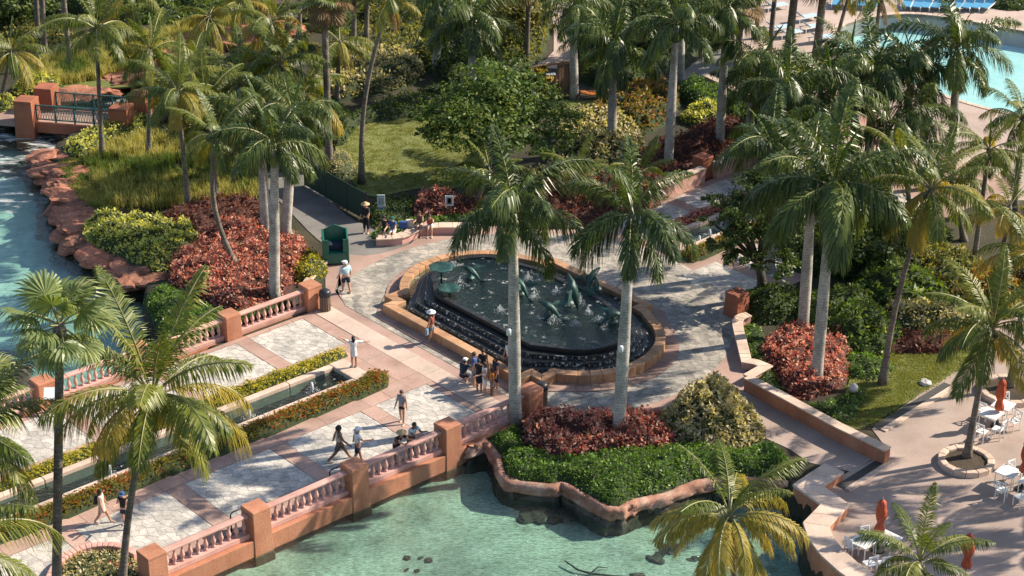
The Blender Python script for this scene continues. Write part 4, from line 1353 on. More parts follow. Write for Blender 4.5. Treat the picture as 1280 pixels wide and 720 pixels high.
def make_table():
    root = empty('square_table', (0, 0, 0), 0)
    W = M['white_paint']
    for k in range(1): MB().box((0, 0, .735), (.84, .84, .03)).obj('table_top', W, root, bevel=.01)
    MB().box((0, 0, .69), (.72, .72, .06)).obj('apron', W, root)
    for sx in (-.37, .37):
        for sy in (-.37, .37): MB().tube([(sx, sy, 0), (sx, sy, .7)], .025, 6).obj('leg', W, root)
    return root


def make_umbrella():
    root = empty('closed_umbrella', (0, 0, 0), 0)
    MB().tube([(0, 0, 0), (0, 0, 2.4)], .03, 8).obj('pole', M['steel'], root)
    MB().lathe([(.28, 0), (.28, .06), (.1, .1), (.05, .3)], 14).obj('base', M['dark_metal'], root)
    MB().lathe([(.05, .82), (.17, .86), (.19, 1.0), (.14, 1.2), (.1, 1.32), (.15, 1.42), (.2, 1.62), (.19, 1.85), (.14, 2.1), (.16, 2.18), (.1, 2.3), (.04, 2.36), (.02, 2.38)], 26, wob=lambda a, z: 1 + .2 * math.sin(8 * a + z * 2) + .08 * math.sin(3 * a - z * 4)).obj('canopy', M['umbrella'], root, smooth=True)
    MB().lathe([(.125, 1.29), (.135, 1.31), (.125, 1.35)], 14).obj('tie_strap', M['umbrella'], root)
    MB().lathe([(.03, 2.36), (.045, 2.42), (.02, 2.48), (.0, 2.5)], 8).obj('finial', M['steel'], root)
    return root


protos = {'chair': make_chair, 'table': make_table, 'umbrella': make_umbrella}
made = {}


def put(kind, x, y, rz, label, group, z=0.0):
    p = at(x, y, z)
    if kind not in made: made[kind] = o = protos[kind]()
    else: o = copy_tree(made[kind])
    o.location = (p.x, p.y, 0); o.rotation_euler.z = rz
    return tag(o, label, kind, group)


gt, gc, gu = 'white square tables on the terrace', 'white cross back chairs on the terrace', 'closed rust red umbrellas on the terrace'
T = math.radians
for x, y, r, lab in ((1252, 516, 52, 'white table at the foot of the umbrella by the ring planter, farther of its pair'), (1237, 527, 50, 'white table nearest the planted palm trunk, nearer of its pair'),
                     (1258, 600, 48, 'white table beside the dark red umbrella at the right edge, left of its pair'), (1287, 612, 48, 'white table cut by the right edge of the picture'),
                     (1077, 688, 45, 'white table beside the pale topped wall and the rust umbrella'), (1108, 684, 45, 'white table half under palm fronds by the rust umbrella')):
    put('table', x, y + 8, T(r), lab, gt)
for x, y, r, lab in ((1229, 513, 140, 'white chair behind the farther table, left of the umbrella by the ring planter'), (1258, 506, 20, 'white chair behind the farther table, right of the umbrella by the ring planter'),
                     (1266, 527, -60, 'white chair at the right side of the two tables by the planted palm'), (1246, 537, -130, 'white chair between the two tables facing the planted palm'), (1226, 540, 140, 'white chair closest to the planted palm trunk'),
                     (1267, 592, 30, 'white chair just left of the dark red umbrella at the right edge'), (1251, 613, 150, 'white chair at the near left corner of the right edge tables'), (1274, 622, -150, 'white chair in front of the table cut by the right edge'),
                     (1064, 684, 130, 'white chair between the pale topped wall and its table'), (1083, 676, 20, 'white chair behind the table next to the rust umbrella pole'), (1086, 706, -160, 'white chair in front of the table by the pale topped wall'), (1104, 706, -170, 'white chair half hidden under the bottom palm fronds')):
    put('chair', x, y + 10, T(r), lab, gc)
for x, y, lab in ((1097, 688, 'closed rust umbrella standing behind the tables by the pale topped wall'), (1205, 732, 'closed rust umbrella at the bottom edge beside the palm fronds'), (1277, 612, 'closed dark red umbrella at the right edge tables'), (1246, 533, 'closed rust umbrella under the fronds by the ring planter')):
    put('umbrella', x, y, RND.random() * 6, lab, gu)


def ring_planter(x, y, r, label):
    p = at(x, y, .3)
    t = empty('ring_planter', (p.x, p.y, 0), 0, label, 'planter', 'round stone planters on the terrace')
    c = [(p.x + r * math.cos(a), p.y + r * math.sin(a)) for a in np.linspace(0, 2 * math.pi, 14, endpoint=False)]
    blocks([Vector(q) for q in c], -.15, .15, -.05, .26, 1.0, 'kerb_stone', M['coping'], t, closed=True, bevel=.04)
    MB().lathe([(r, .0), (r, .14)], 24).obj('soil', M['soil'], t)
    return p


ring_planter(1208, 572, 1.05, 'round stone planter holding the leaning coconut palm')
ring_planter(1262, 484, 1.25, 'round stone planter beside the shaded terrace tables')
p = at(1067, 485, .45)
g_ = empty('globe_light', (p.x, p.y, 0), 0, 'pale grey globe light in the dark ground cover', 'garden light')
MB().lathe([(.0, .2), (.1, .23), (.19, .33), (.22, .45), (.19, .57), (.1, .66), (.0, .69)], 14).obj('globe', M['globe'], g_, smooth=True)
MB().tube([(0, 0, -.05), (0, 0, .24)], .06, 8).obj('stem', M['dark_metal'], g_)
p = at(1157, 478, .1)
link('pale_boulder', rock_mesh(77, M['globe'], .6), None, (p.x, p.y, .1), None, .26)
tag(bpy.data.objects['pale_boulder'], 'pale boulder at the edge of the shaded lawn beside the terrace', 'boulder')

# ---- loungers round the pool


def make_lounger():
    root = empty('sun_lounger', (0, 0, 0), 0)
    MB().box((0, .35, .34), (.62, 1.25, .05)).obj('seat', M['blue_sling'], root, bevel=.01)
    rot = Matrix.Rotation(math.radians(-38), 3, 'X')
    MB().box((0, -.56, .57), (.62, .75, .05), rot=rot).obj('backrest', M['blue_sling'], root, bevel=.01)
    for sx in (-.33, .33):
        MB().box((sx, .05, .31), (.05, 1.9, .06)).obj('side_rail', M['white_paint'], root)
        for sy in (-.75, .8): MB().box((sx, sy, .15), (.05, .05, .3)).obj('leg', M['white_paint'], root)
    return root


lg = make_lounger()
first = True
xs_ = [1046, 1062, 1078, 1094, 1134, 1147, 1158, 1171, 1183, 1197, 1210, 1222, 1234]
names_ = ['blue lounger at the left end of the far pool row', 'blue lounger second from the left end of the far pool row', 'blue lounger in the far pool row just left of the hanging palm crown', 'blue lounger in the far pool row behind the hanging palm crown',
          'blue lounger right of the hanging palm crown by the pool', 'second blue lounger right of the hanging palm crown by the pool', 'third blue lounger right of the hanging palm crown by the pool', 'blue lounger in the middle of the far pool row', 'blue lounger just before the gap in the far pool row',
          'first blue lounger after the gap in the far pool row', 'second blue lounger after the gap in the far pool row', 'blue lounger next to last at the right end of the far pool row', 'blue lounger last at the right end of the far pool row']
for i, x in enumerate(xs_):
    p = at(x, 10 + (i - 6) * .35 + abs(i - 6) * -.2, 0)
    o_ = lg if first else copy_tree(lg)
    first = False
    o_.location = (p.x, p.y, 0); o_.rotation_euler.z = math.pi + T(-12 + i * -1.5)
    tag(o_, names_[i], 'lounger', 'loungers round the pool')
pale_names = ['pale lounger farthest left on the pool steps', 'pale lounger second from the left on the pool steps', 'pale lounger leaning beside the brown palm trunk', 'pale lounger nearest the pool in the left row', 'pale lounger midway down the left pool row', 'pale lounger at the low end of the left pool row']
for i, (x, y) in enumerate(((968, 12), (972, 40), (985, 46), (1007, 26), (1015, 38), (1026, 52))):
    p = at(x, y, 0)
    o_ = copy_tree(lg)
    for c in o_.children:
        if c.name.startswith(('seat', 'backrest')):
            c.data = c.data.copy(); c.data.materials[0] = M['pale_sling']
    o_.location = (p.x, p.y, 0); o_.rotation_euler.z = T(-62)
    tag(o_, pale_names[i], 'lounger', 'pale loungers on the pool steps')
# white van-like hut roof far behind the thin palms
p = at(372, 22, 0)
sh = empty('white_service_hut', (p.x, p.y, 0), .1, 'white roofed hut with dark windows behind the thin palms', 'hut')
MB().box((0, 0, .9), (4.2, 2.6, 1.8)).obj('wall', M['white_paint'], sh)
MB().box((0, 0, 1.93), (4.6, 3.0, .22), taper=.94).obj('roof', M['sign_white'], sh, bevel=.04)
for dx in (-1.3, 0, 1.3): MB().box((dx, -1.32, 1.05), (.9, .06, .8)).obj('window', M['dark_metal'], sh)

# ================================================================== PALMS


def frond_mesh(name, phi, bend, nl, lmax, width, droop, plume, m, seed, petiole=.12, power=1.25, alpha=(58, 40)):
    """feather leaf of unit length: arching rib along +X and two rows of hanging leaflets"""
    rr = random.Random(seed)
    npt = 16
    P, A = [Vector((0, 0, 0))], []
    for i in range(npt):
        u = (i + .5) / npt
        a = math.radians(phi - bend * u ** power)
        A.append(a)
        P.append(P[-1] + Vector((math.cos(a), 0, math.sin(a))) / npt)
    mb = MB()
    mb.tube(P, [.011 * (1 - .85 * i / npt) + .0012 for i in range(npt + 1)], 4, False)
    mb.mi = 1
    for side in (-1, 1):
        for k in range(nl):
            u = petiole + (1 - petiole) * (k + rr.random()) / nl
            x = min(u * npt, npt - .001)
            i = int(x)
            p = P[i].lerp(P[i + 1], x - i)
            a = A[i]
            Tn, Nn = Vector((math.cos(a), 0, math.sin(a))), Vector((-math.sin(a), 0, math.cos(a)))
            v = (u - petiole) / (1 - petiole)
            L = lmax * (max(0.02, math.sin(math.pi * (.14 + .84 * v))) ** .65) * rr.uniform(.85, 1.1)
            al = math.radians(alpha[0] + (alpha[1] - alpha[0]) * v + rr.uniform(-7, 7))
            lift = rr.uniform(-plume, plume) + .15
            d = Tn * math.cos(al) + Vector((0, side, 0)) * math.sin(al) * math.cos(lift) + Nn * math.sin(al) * math.sin(lift)
            d.normalize()
            wv = d.cross(Nn).normalized() if abs(d.dot(Nn)) < .95 else Tn
            w = width * rr.uniform(.8, 1.2)
            mid = p + d * L * .5 - Vector((0, 0, droop * L * .22))
            tip = p + d * L * .92 - Vector((0, 0, droop * L * rr.uniform(.75, 1.1)))
            mb.add([p - wv * w * .25, p + wv * w * .25, mid + wv * w * .5, mid - wv * w * .5, tip], [(0, 1, 2, 3), (3, 2, 4)])
    return mb.mesh(name, [M['rib'], m])


def fan_mesh(seed, m):
    """fan leaf: stalk and a round pleated blade with split hanging tips"""
    rr = random.Random(seed)
    mb = MB()
    mb.tube([(0, 0, 0), (.3, 0, .03), (.52, 0, .0)], [.018, .014, .012], 4, False)
    mb.mi = 1
    c = Vector((.52, 0, 0))
    n = 34
    for k in range(n):
        a = math.radians(-140 + 280 * k / (n - 1))
        d = Vector((math.cos(a), math.sin(a), 0))
        s = Vector((-d.y, d.x, 0))
        R = .52 * (.75 + .25 * math.cos(a * .8)) * rr.uniform(.92, 1.08)
        z = .045 * (1 if k % 2 else -1)
        sag = rr.uniform(.18, .42)
        p1, p2 = c + d * R * .55 + Vector((0, 0, -.05)), c + d * R * .82 + Vector((0, 0, -.12))
        tip = c + d * R * .95 + Vector((rr.uniform(-.02, .02), 0, -.12 - sag * .55))
        w1, w2 = R * .55 * math.radians(8.6) / 2 * 1.1, R * .8 * math.radians(8) / 2 * .55
        mb.add([c, p1 + s * w1 + Vector((0, 0, z * .3)), p2 + s * w2, tip, p2 - s * w2, p1 - s * w1 - Vector((0, 0, z * .3))], [(0, 1, 5), (1, 2, 4, 5), (2, 3, 4)])
    return mb.mesh('frond', [M['rib'], m])


FR = {}
for kind, nl, lm, wd, pl, dr, mk in (('royal', 90, .25, .0175, 1.1, .98, 'royal'), ('coco', 82, .215, .0125, .38, 1.1, 'coco')):
    pet = .1 if kind == 'royal' else .19
    stages = ((70, 50, .6), (56, 84, .8), (40, 104, .95), (20, 100, 1.05), (0, 84, 1.1), (-24, 58, 1.1)) if kind == 'royal' else ((74, 34, .45), (58, 58, .6), (40, 80, .9), (20, 82, 1.1), (0, 72, 1.15), (-30, 50, 1.1))
    FR[kind] = [[frond_mesh('frond', ph, be, nl, lm, wd, dr * dk_, pl, M[mk], 11 + i * 3 + j, pet) for j in range(2)] for i, (ph, be, dk_) in enumerate(stages)]
    FR[kind + '_young'] = [[frond_mesh('frond', ph, be, nl, lm * .5, wd, dr * .3, pl * .5, M['royal_young'], 60 + i, pet, alpha=(26, 18)) for i, (ph, be) in enumerate(((84, 14), (76, 26)))]]
    FR[kind + '_gold'] = [[frond_mesh('frond', ph, be, nl, lm, wd, dr * 1.1, pl, M['coco_gold'], 71 + i, pet) for i, (ph, be) in enumerate(((25, 85), (0, 75), (-25, 52)))]]
    FR[kind + '_dead'] = [[frond_mesh('frond', -42, 45, 40, lm * .8, wd, dr * 1.2, pl, M['coco_dead'], 81, pet)]]
FR['fan'] = [fan_mesh(5 + k, M['fan']) for k in range(3)]
FR['fan_dead'] = [fan_mesh(15 + k, M['coco_dead']) for k in range(2)]


def palm(kind, bx, by, cx, cy, rpx, label, n=None, bow=0.0, gold=.0, dead=0, dy=0.0, young=1, seed=None, thick=1.0, sag=0.0):
    rr = random.Random(hash((bx, by, cx)) % 9973 if seed is None else seed)
    B = at(bx, by, 0)
    Tp = above(cx, cy, B.y + dy)
    H = max(2.0, Tp.z)
    root = empty({'royal': 'royal_palm', 'coco': 'coconut_palm', 'fan': 'fan_palm'}[kind], (B.x, B.y, 0), 0, label, 'palm tree',
                 {'royal': 'royal palms of the resort garden', 'coco': 'coconut palms of the resort garden', 'fan': 'fan palms of the resort garden'}[kind])
    top = Vector((Tp.x - B.x, Tp.y - B.y, H))
    reach = rpx / ppm(Tp)
    path, rad = [], []
    k = 14
    side = Vector((top.x, top.y, 0))
    for i in range(k + 1):
        u = i / k
        q = Vector((top.x * (u + bow * math.sin(math.pi * u) * (1 if abs(top.x) > .4 else 0)), top.y * u, H * u - (.15 if i == 0 else 0)))
        if abs(top.x) <= .4: q.x += bow * math.sin(math.pi * u)
        path.append(q)
        if kind == 'royal': r = (.27 + .06 * math.exp(-((u - .35) / .3) ** 2) + (.10 * math.exp(-u * 18)) - .06 * u) * .88
        elif kind == 'coco': r = .15 + .13 * math.exp(-u * 14) - .045 * u
        else: r = .18 + .08 * math.exp(-u * 12) - .03 * u
        rad.append(r * thick)
    csz = 1.25 if kind == 'royal' else 0
    MB().tube(path, rad, 12).obj('trunk', M['royal_trunk' if kind == 'royal' else 'coco_trunk'], root, smooth=True)
    d = (path[-1] - path[-2]).normalized()
    if kind == 'royal':
        MB().tube([path[-1] - d * 1.0, path[-1] - d * .75, path[-1] - d * .2, path[-1] + d * .35], [rad[-1] * 1.02, rad[-1] * 1.25, rad[-1] * .95, rad[-1] * .4], 10).obj('crownshaft', M['crownshaft'], root, smooth=True)
    else:
        MB().tube([path[-1] - d * .35, path[-1] - d * .1, path[-1] + d * .25], [rad[-1] * 1.1, rad[-1] * 1.7, rad[-1] * .6], 9).obj('leaf_bases', M['coco_trunk'], root, smooth=True)
    if kind == 'fan':
        n = n or 20
        for i in range(n):
            f = i / (n - 1)
            pitch = math.radians(70 - 115 * f + rr.uniform(-8, 8))
            az = i * 2.39996 + rr.uniform(-.25, .25)
            dd = i >= n - dead
            link('frond', rr.choice(FR['fan_dead' if dd else 'fan']), root, path[-1] + d * .1, (rr.uniform(-.4, .4), -pitch, az), reach * rr.uniform(.85, 1.05))
        return root
    n = n or (14 if kind == 'royal' else 20)
    L = reach * (1.34 if kind == 'royal' else 1.22)
    ph0 = rr.uniform(0, 6.28)
    for i in range(n):
        f = (i + .5) / n
        az = ph0 + i * 2.39996 + rr.uniform(-.2, .2)
        st_ = min(5, int((f ** .9) * 5.4 + rr.uniform(-.3, .3) + sag))
        st_ = max(0, st_)
        sc = L * rr.uniform(.88, 1.08) * (.8 + .2 * math.sin(math.pi * min(1, f + .25)))
        if i < young: me = rr.choice(FR[kind + '_young'][0]); sc *= .72
        elif i >= n - dead: me = FR[kind + '_dead'][0][0]
        elif rr.random() < gold * (.4 + f): me = rr.choice(FR[kind + '_gold'][0])
        else: me = rr.choice(FR[kind][st_])
        link('frond', me, root, path[-1] + d * (.3 - .28 * f) * (1.0 if kind == 'royal' else .5), (rr.uniform(-.25, .25), rr.uniform(-.12, .12), az), sc)
    if kind == 'coco':
        for i in range(5):
            a = i * 1.26 + rr.random()
            MB().lathe([(.0, -.13), (.085, -.08), (.11, 0), (.085, .09), (.0, .14)], 8).obj('coconut', M['crownshaft'], root, path[-1] + Vector((.2 * math.cos(a), .2 * math.sin(a), -.28)), smooth=True)
    return root


P_ = palm
# front pair by the fountain
P_('royal', 644, 528, 641, 268, 92, 'tall royal palm with pale trunk rising before the left side of the fountain', n=15)
P_('royal', 773, 545, 789, 272, 88, 'royal palm with pale trunk standing in the red shrubs of the front island', n=14)
for bx, by, x, y, lab in ((773, 545, 776, 436, 'white spotlight strapped to the front island palm trunk'), (644, 528, 636, 415, 'white spotlight strapped to the left fountain palm trunk')):
    B_ = at(bx, by, 0)
    q = above(x, y, B_.y - .3)
    t_ = empty('trunk_spotlight', q, 0, lab, 'spotlight', 'spotlights strapped to the front palms')
    MB().lathe([(.05, -.17), (.1, -.14), (.11, .1), (.07, .16), (.0, .17)], 12).obj('housing', M['sign_white'], t_, smooth=True)
    MB().box((0, .12, 0), (.05, .22, .05)).obj('bracket', M['dark_metal'], t_)
# left garden royals
P_('royal', 343, 374, 343, 185, 68, 'royal palm nearest the far balustrade, front trunk of the group of three')
P_('royal', 333, 298, 325, 150, 62, 'royal palm at the back left of the group of three by the garden path')
P_('royal', 357, 294, 366, 150, 60, 'royal palm at the back right of the group of three by the garden path')
# foreground left
P_('fan', 70, 776, 75, 410, 80, 'fan palm with folded fan leaves over the left lagoon', n=17, dead=0)
P_('coco', 152, 752, 190, 500, 138, 'big coconut palm in front of the bridge with fronds over the channel', n=27, gold=.18, bow=-.12, sag=-.35)
P_('coco', -60, 800, -52, 560, 138, 'coconut palm at the left edge whose upper fronds hang over the channel', n=20, gold=.12)
P_('coco', -70, 900, -78, 690, 150, 'coconut palm at the lower left corner with fronds before the paving', n=18, gold=.2)
P_('fan', -25, 640, -22, 500, 62, 'fan palm at the left edge beside the far balustrade', n=18)
# left garden coconuts
P_('coco', 128, 198, 120, 38, 68, 'tall coconut palm in the meadow standing before the small bridge', gold=.1, n=20)
P_('coco', 186, 195, 188, 66, 55, 'coconut palm in the meadow right of the small bridge', gold=.1)
P_('coco', 236, 263, 222, 118, 62, 'coconut palm above the lime shrubs of the left garden', gold=.15)
P_('coco', 271, 252, 258, 125, 60, 'coconut palm with drooping dark crown left of the royal group', dead=1)
P_('coco', 301, 343, 270, 175, 62, 'slender coconut palm curving up out of the red shrubs', bow=.9, n=15)
P_('coco', 2, 122, 14, 66, 52, 'short leaning coconut palm at the left edge behind the small bridge', gold=.25)
P_('coco', 262, 88, 262, 22, 46, 'coconut palm by the red stream ledge with gold drooping fronds', gold=.45, n=14)
P_('coco', 392, 215, 350, 82, 66, 'coconut palm leaning left behind the royal group', gold=.2, dead=1)
P_('coco', 345, 200, 378, 118, 66, 'low coconut palm with arching yellow frond beside the royal group', gold=.2)
P_('coco', 310, 130, 340, 30, 52, 'coconut palm over the top of the stream with golden fronds', gold=.4)
P_('coco', 205, 150, 240, 88, 50, 'low bushy coconut palm in the meadow by the stream', gold=.1)
P_('coco', 330, 228, 300, 108, 66, 'coconut palm with a broad crown between the meadow and the royal group', n=20)
P_('coco', 160, 60, 158, -6, 54, 'coconut palm at the top of the meadow beyond the small bridge', n=18, gold=.2)
P_('coco', 420, 130, 425, 55, 46, 'small coconut palm among the cream bushes left of the lawn', n=16, gold=.3)
P_('coco', 300, 70, 300, 4, 50, 'coconut palm at the top edge above the red stream ledge', n=18, gold=.2)
# thin tall palms
P_('fan', 412, 213, 405, 2, 42, 'tall thin palm at the left end of the hedge by the lawn', n=22, dead=9, thick=1.15)
P_('coco', 452, 229, 486, 4, 44, 'tall curving palm standing alone on the sunny lawn', n=18, dead=5, bow=-.28, gold=.3)
P_('fan', 442, 63, 443, -22, 34, 'thin palm among the cream bushes, left of a pair', n=18, dead=6)
P_('fan', 458, 60, 459, -24, 34, 'thin palm among the cream bushes, right of a pair', n=18, dead=6)
P_('fan', 374, 45, 375, -30, 34, 'thin pale palm beside the white roofed hut', n=18, dead=6)
P_('fan', 360, 42, 358, -40, 34, 'thin dark palm left of the white roofed hut', n=18, dead=6)
P_('fan', 88, 84, 74, -60, 40, 'leaning palm in the tall grass behind the small bridge', n=18, dead=5)
P_('fan', 56, 66, 50, -60, 36, 'dark palm by the back path, right of a close pair', n=16, dead=4)
P_('fan', 48, 52, 42, -60, 36, 'pale palm by the back path, left of a close pair', n=16, dead=4)
P_('fan', 76, 30, 74, -60, 34, 'slim dark palm beyond the back path', n=16, dead=4)
P_('fan', 172, 18, 170, -50, 34, 'slim palm far up the meadow near the back path', n=16, dead=4)
P_('fan', 160, 14, 156, -50, 34, 'slim leaning palm far up the meadow', n=16, dead=4)
# middle back royals
P_('royal', 590, 120, 590, 28, 66, 'dark royal palm behind the round tree with a full crown', n=14)
P_('royal', 545, 90, 548, 12, 44, 'royal palm at the top edge left of the full dark crown', n=14)
P_('royal', 765, 187, 766, 62, 66, 'royal palm in the croton bed, left of three pale trunks', n=14)
P_('royal', 835, 213, 845, 32, 62, 'royal palm in the maroon bed, tallest of three pale trunks', n=14)
P_('royal', 899, 186, 908, 20, 50, 'royal palm behind the brick pier, right of three pale trunks', n=15)
P_('fan', 918, 114, 928, 6, 40, 'brown trunked palm by the pool path', n=18, dead=8, thick=1.3)
P_('royal', 718, 122, 716, 14, 46, 'dark royal palm beside the timber screen', n=15)
P_('fan', 658, 84, 661, -20, 40, 'thin leaning palm left of the timber screen', n=16, dead=5)
P_('royal', 850, 102, 852, -6, 44, 'royal palm behind the green hedge by the pool path', n=14)
P_('coco', 700, 260, 722, 232, 44, 'young palm with bright fronds in the bed behind the fountain', n=13)
P_('coco', 775, 262, 798, 222, 46, 'young bright green palm behind the fountain beside the far wall', n=13)
P_('coco', 590, 262, 612, 218, 46, 'young palm with bright fronds beside the red shrub by the lawn', n=12)
# right cluster
P_('royal', 1003, 420, 1016, 225, 90, 'royal palm with thick trunk at the back of the right red shrubs', n=16)
P_('royal', 1020, 482, 1040, 238, 104, 'royal palm with thick trunk before the right red shrubs', n=16)
P_('royal', 962, 340, 965, 190, 70, 'royal palm standing in the dark tree right of the promenade', n=16)
P_('royal', 1060, 250, 1040, 120, 70, 'royal palm near the pool with a low dark crown, left of its row', n=16)
P_('royal', 1085, 215, 1092, 96, 70, 'royal palm near the pool in the middle of its row', n=16)
P_('royal', 1135, 208, 1138, 88, 68, 'royal palm overhanging the pool edge with a hanging crown', n=16)
P_('royal', 1190, 212, 1196, 66, 72, 'royal palm standing before the open pool with a yellow frond', n=15)
P_('royal', 1000, 260, 985, 118, 68, 'royal palm over the walkway at the left of the pool row', n=16)
P_('royal', 935, 175, 942, 110, 47, 'short royal palm beside the walkway hedge', n=16)
P_('coco', 1103, 480, 1163, 240, 84, 'coconut palm leaning right out of the shaded lawn', n=20, gold=.4, bow=-.22)
P_('coco', 1215, 345, 1236, 190, 62, 'coconut palm before the pool at the right with tan lower fronds', n=19, gold=.25)
P_('coco', 1208, 574, 1240, 412, 96, 'coconut palm leaning in the round stone planter on the terrace', n=25, gold=.2, bow=-.1)
P_('coco', 1262, 486, 1288, 318, 74, 'coconut palm cut by the right edge over the second ring planter', n=18, gold=.2)
P_('coco', 1240, 395, 1262, 262, 56, 'golden coconut palm at the right edge above the croton bushes', n=16, gold=.8)
P_('coco', 1150, 330, 1128, 200, 56, 'coconut palm in the shade between the royal palms and the walkway', n=16, gold=.2)
# poolside trunks at the top
P_('fan', 983, 82, 996, -30, 44, 'brown poolside palm with thick trunk and dry skirt, left of two', n=20, dead=9, thick=1.6)
P_('fan', 1020, 74, 1032, -34, 44, 'brown poolside palm with thick trunk and dry skirt, right of two', n=20, dead=9, thick=1.6)
P_('coco', 1042, 62, 1062, -10, 34, 'slim palm leaning over the pool edge', n=15, gold=.3)
P_('fan', 962, 62, 972, -40, 36, 'dark slim palm between the pale loungers', n=16, dead=6)
P_('fan', 945, 48, 952, -40, 36, 'slim palm left of the pale loungers', n=16, dead=6)
P_('coco', 1092, 78, 1100, -4, 40, 'coconut palm in the pool island whose crown hangs before the loungers', n=15, gold=.35, dead=2)
for k_, bx, by, cx, cy, r, lab in (('royal', 1160, 236, 1152, 142, 58, 'royal palm between the pool row and the tan coconut palm'), ('royal', 1110, 256, 1112, 165, 60, 'short royal palm in front of the pool row'),
                                   ('royal', 960, 196, 952, 82, 54, 'royal palm beside the walkway hedge, taller of two'), ('coco', 1268, 262, 1278, 150, 56, 'coconut palm cut by the right edge before the pool'),
                                   ('royal', 1072, 186, 1064, 78, 52, 'royal palm at the pool edge behind its row'), ('coco', 1205, 300, 1190, 228, 52, 'low coconut palm in front of the pool deck'), ('royal', 1030, 150, 1026, 92, 46, 'short royal palm beside the lime shrubs of the pool'),
                                   ('coco', 1080, 330, 1082, 236, 56, 'coconut palm in the shade beside the thick royal trunks')):
    P_(k_, bx, by, cx, cy, r, lab)
# bottom
P_('coco', 925, 815, 912, 648, 102, 'backlit golden coconut palm over the lagoon at the bottom edge', n=25, gold=1.15)  # extra gold fronds put the backlight into the crown's colour
P_('coco', 1150, 860, 1150, 706, 84, 'coconut palm at the bottom edge before the terrace tables', n=18, gold=.08)

# beyond the right edge: the palms whose shadows lie across the terrace
for x, y, cx, cy, r, lab in ((1470, 556, 1450, 300, 88, 'coconut palm outside the right edge behind the terrace tables'), (1545, 600, 1560, 345, 96, 'coconut palm outside the right edge level with the dark red umbrella'),
                             (1600, 680, 1570, 420, 96, 'coconut palm outside the right edge near the bottom corner'), (1420, 650, 1430, 452, 84, 'short coconut palm outside the right edge in front of the tables'), (1680, 620, 1700, 360, 96, 'coconut palm farthest outside the right edge')):
    P_('coco', x, y, cx, cy, r, lab, n=15, gold=.2)

# ================================================================== SHRUBS, HEDGES, TREES, GRASS


def shrub(name, label, cat, poly, h, m, leafsz=.13, dens=150, core='inner', z0=0.0, edge=.45, clump=1.0, lump=.35, up=.9, group=None, kind=None, depth=.4, aspect=.5, spread=.9):
    clump *= .55
    poly = [Vector(p[:2]) for p in poly]
    poly = [Vector(p) for p in ccw([tuple(p) for p in poly])]
    A = np.array([tuple(p) for p in poly])
    lo, hi = A.min(0), A.max(0)
    area = abs(sum(poly[i - 1].x * poly[i].y - poly[i].x * poly[i - 1].y for i in range(len(poly)))) / 2
    org = A.mean(0)
    N = int(area * dens * (1 + h * .45))
    box = np.prod(hi - lo)
    Pt = NPR.uniform(lo, hi, (int(N * box / area) + 8, 2))
    Pt = Pt[pip(Pt, poly)]
    K = max(3, int(area / clump ** 2 * 1.25))
    C = NPR.uniform(lo, hi, (K, 2))
    ch = NPR.uniform(.75, 1.1, K)
    pa = [tuple(p) for p in poly]

    def top(Q):
        d = edge_dist(Q, pa)
        dome = np.empty(len(Q)); near = np.empty((len(Q), 2))
        for i in range(0, len(Q), 1500):
            q = Q[i:i + 1500]
            D = np.hypot(q[:, None, 0] - C[None, :, 0], q[:, None, 1] - C[None, :, 1])
            j = np.argmin(D / ch[None], axis=1)
            near[i:i + 1500] = C[j]
            dome[i:i + 1500] = ch[j] * (1 - np.clip(D[np.arange(len(q)), j] / (clump * .85), 0, 1) ** 2)
        f = (1 - lump + lump * dome) * (1 - np.exp(-(d + .04) / edge * 1.8))
        return h * f, d, near

    zt, d, near = top(Pt)
    n = len(Pt)
    depth_ = np.abs(NPR.normal(0, depth, n)).clip(0, .9)
    z = z0 + zt * (1 - depth_) + NPR.normal(0, .03, n)
    # leaves radiate from the middle of their clump
    out = Pt - near
    out /= clump * .55
    a = np.stack([out[:, 0], out[:, 1], NPR.uniform(.05, up, n)], 1) + NPR.normal(0, spread * .5, (n, 3))
    a /= np.linalg.norm(a, axis=1)[:, None] + 1e-9
    b2 = np.cross(a, NPR.normal(0, 1, (n, 3)) + np.array([0, 0, .9]))
    b2 /= np.linalg.norm(b2, axis=1)[:, None] + 1e-9
    nrm = np.cross(a, b2)
    L = leafsz * NPR.uniform(.55, 1.5, n)[:, None]
    ctr = np.stack([Pt[:, 0] + NPR.normal(0, .05, n), Pt[:, 1] + NPR.normal(0, .05, n), z], 1) - np.array([org[0], org[1], 0])
    q = [ctr - a * L * .5, ctr + b2 * L * aspect * .5 + nrm * L * .08, ctr + a * L * .5, ctr - b2 * L * aspect * .5 + nrm * L * .08]
    V = np.stack(q, 1).reshape(-1, 3)
    F = np.arange(4 * n).reshape(n, 4)
    # inner mass of twigs, coloured dark for the shade among the leaves
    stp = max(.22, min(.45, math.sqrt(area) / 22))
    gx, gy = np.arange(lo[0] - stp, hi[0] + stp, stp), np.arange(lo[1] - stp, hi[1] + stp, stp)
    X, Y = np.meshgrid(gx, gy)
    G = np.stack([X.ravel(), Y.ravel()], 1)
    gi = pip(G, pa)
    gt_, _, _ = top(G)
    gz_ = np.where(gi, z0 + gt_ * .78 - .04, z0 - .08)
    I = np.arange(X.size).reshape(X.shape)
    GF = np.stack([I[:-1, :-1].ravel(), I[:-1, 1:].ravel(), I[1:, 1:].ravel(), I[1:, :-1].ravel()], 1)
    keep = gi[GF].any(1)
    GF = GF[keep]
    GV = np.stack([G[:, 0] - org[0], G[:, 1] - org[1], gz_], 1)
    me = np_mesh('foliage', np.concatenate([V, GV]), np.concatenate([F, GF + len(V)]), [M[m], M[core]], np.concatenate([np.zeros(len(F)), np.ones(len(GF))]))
    o = link(name, me, None, (org[0], org[1], 0))
    return tag(o, label, cat, group, kind)


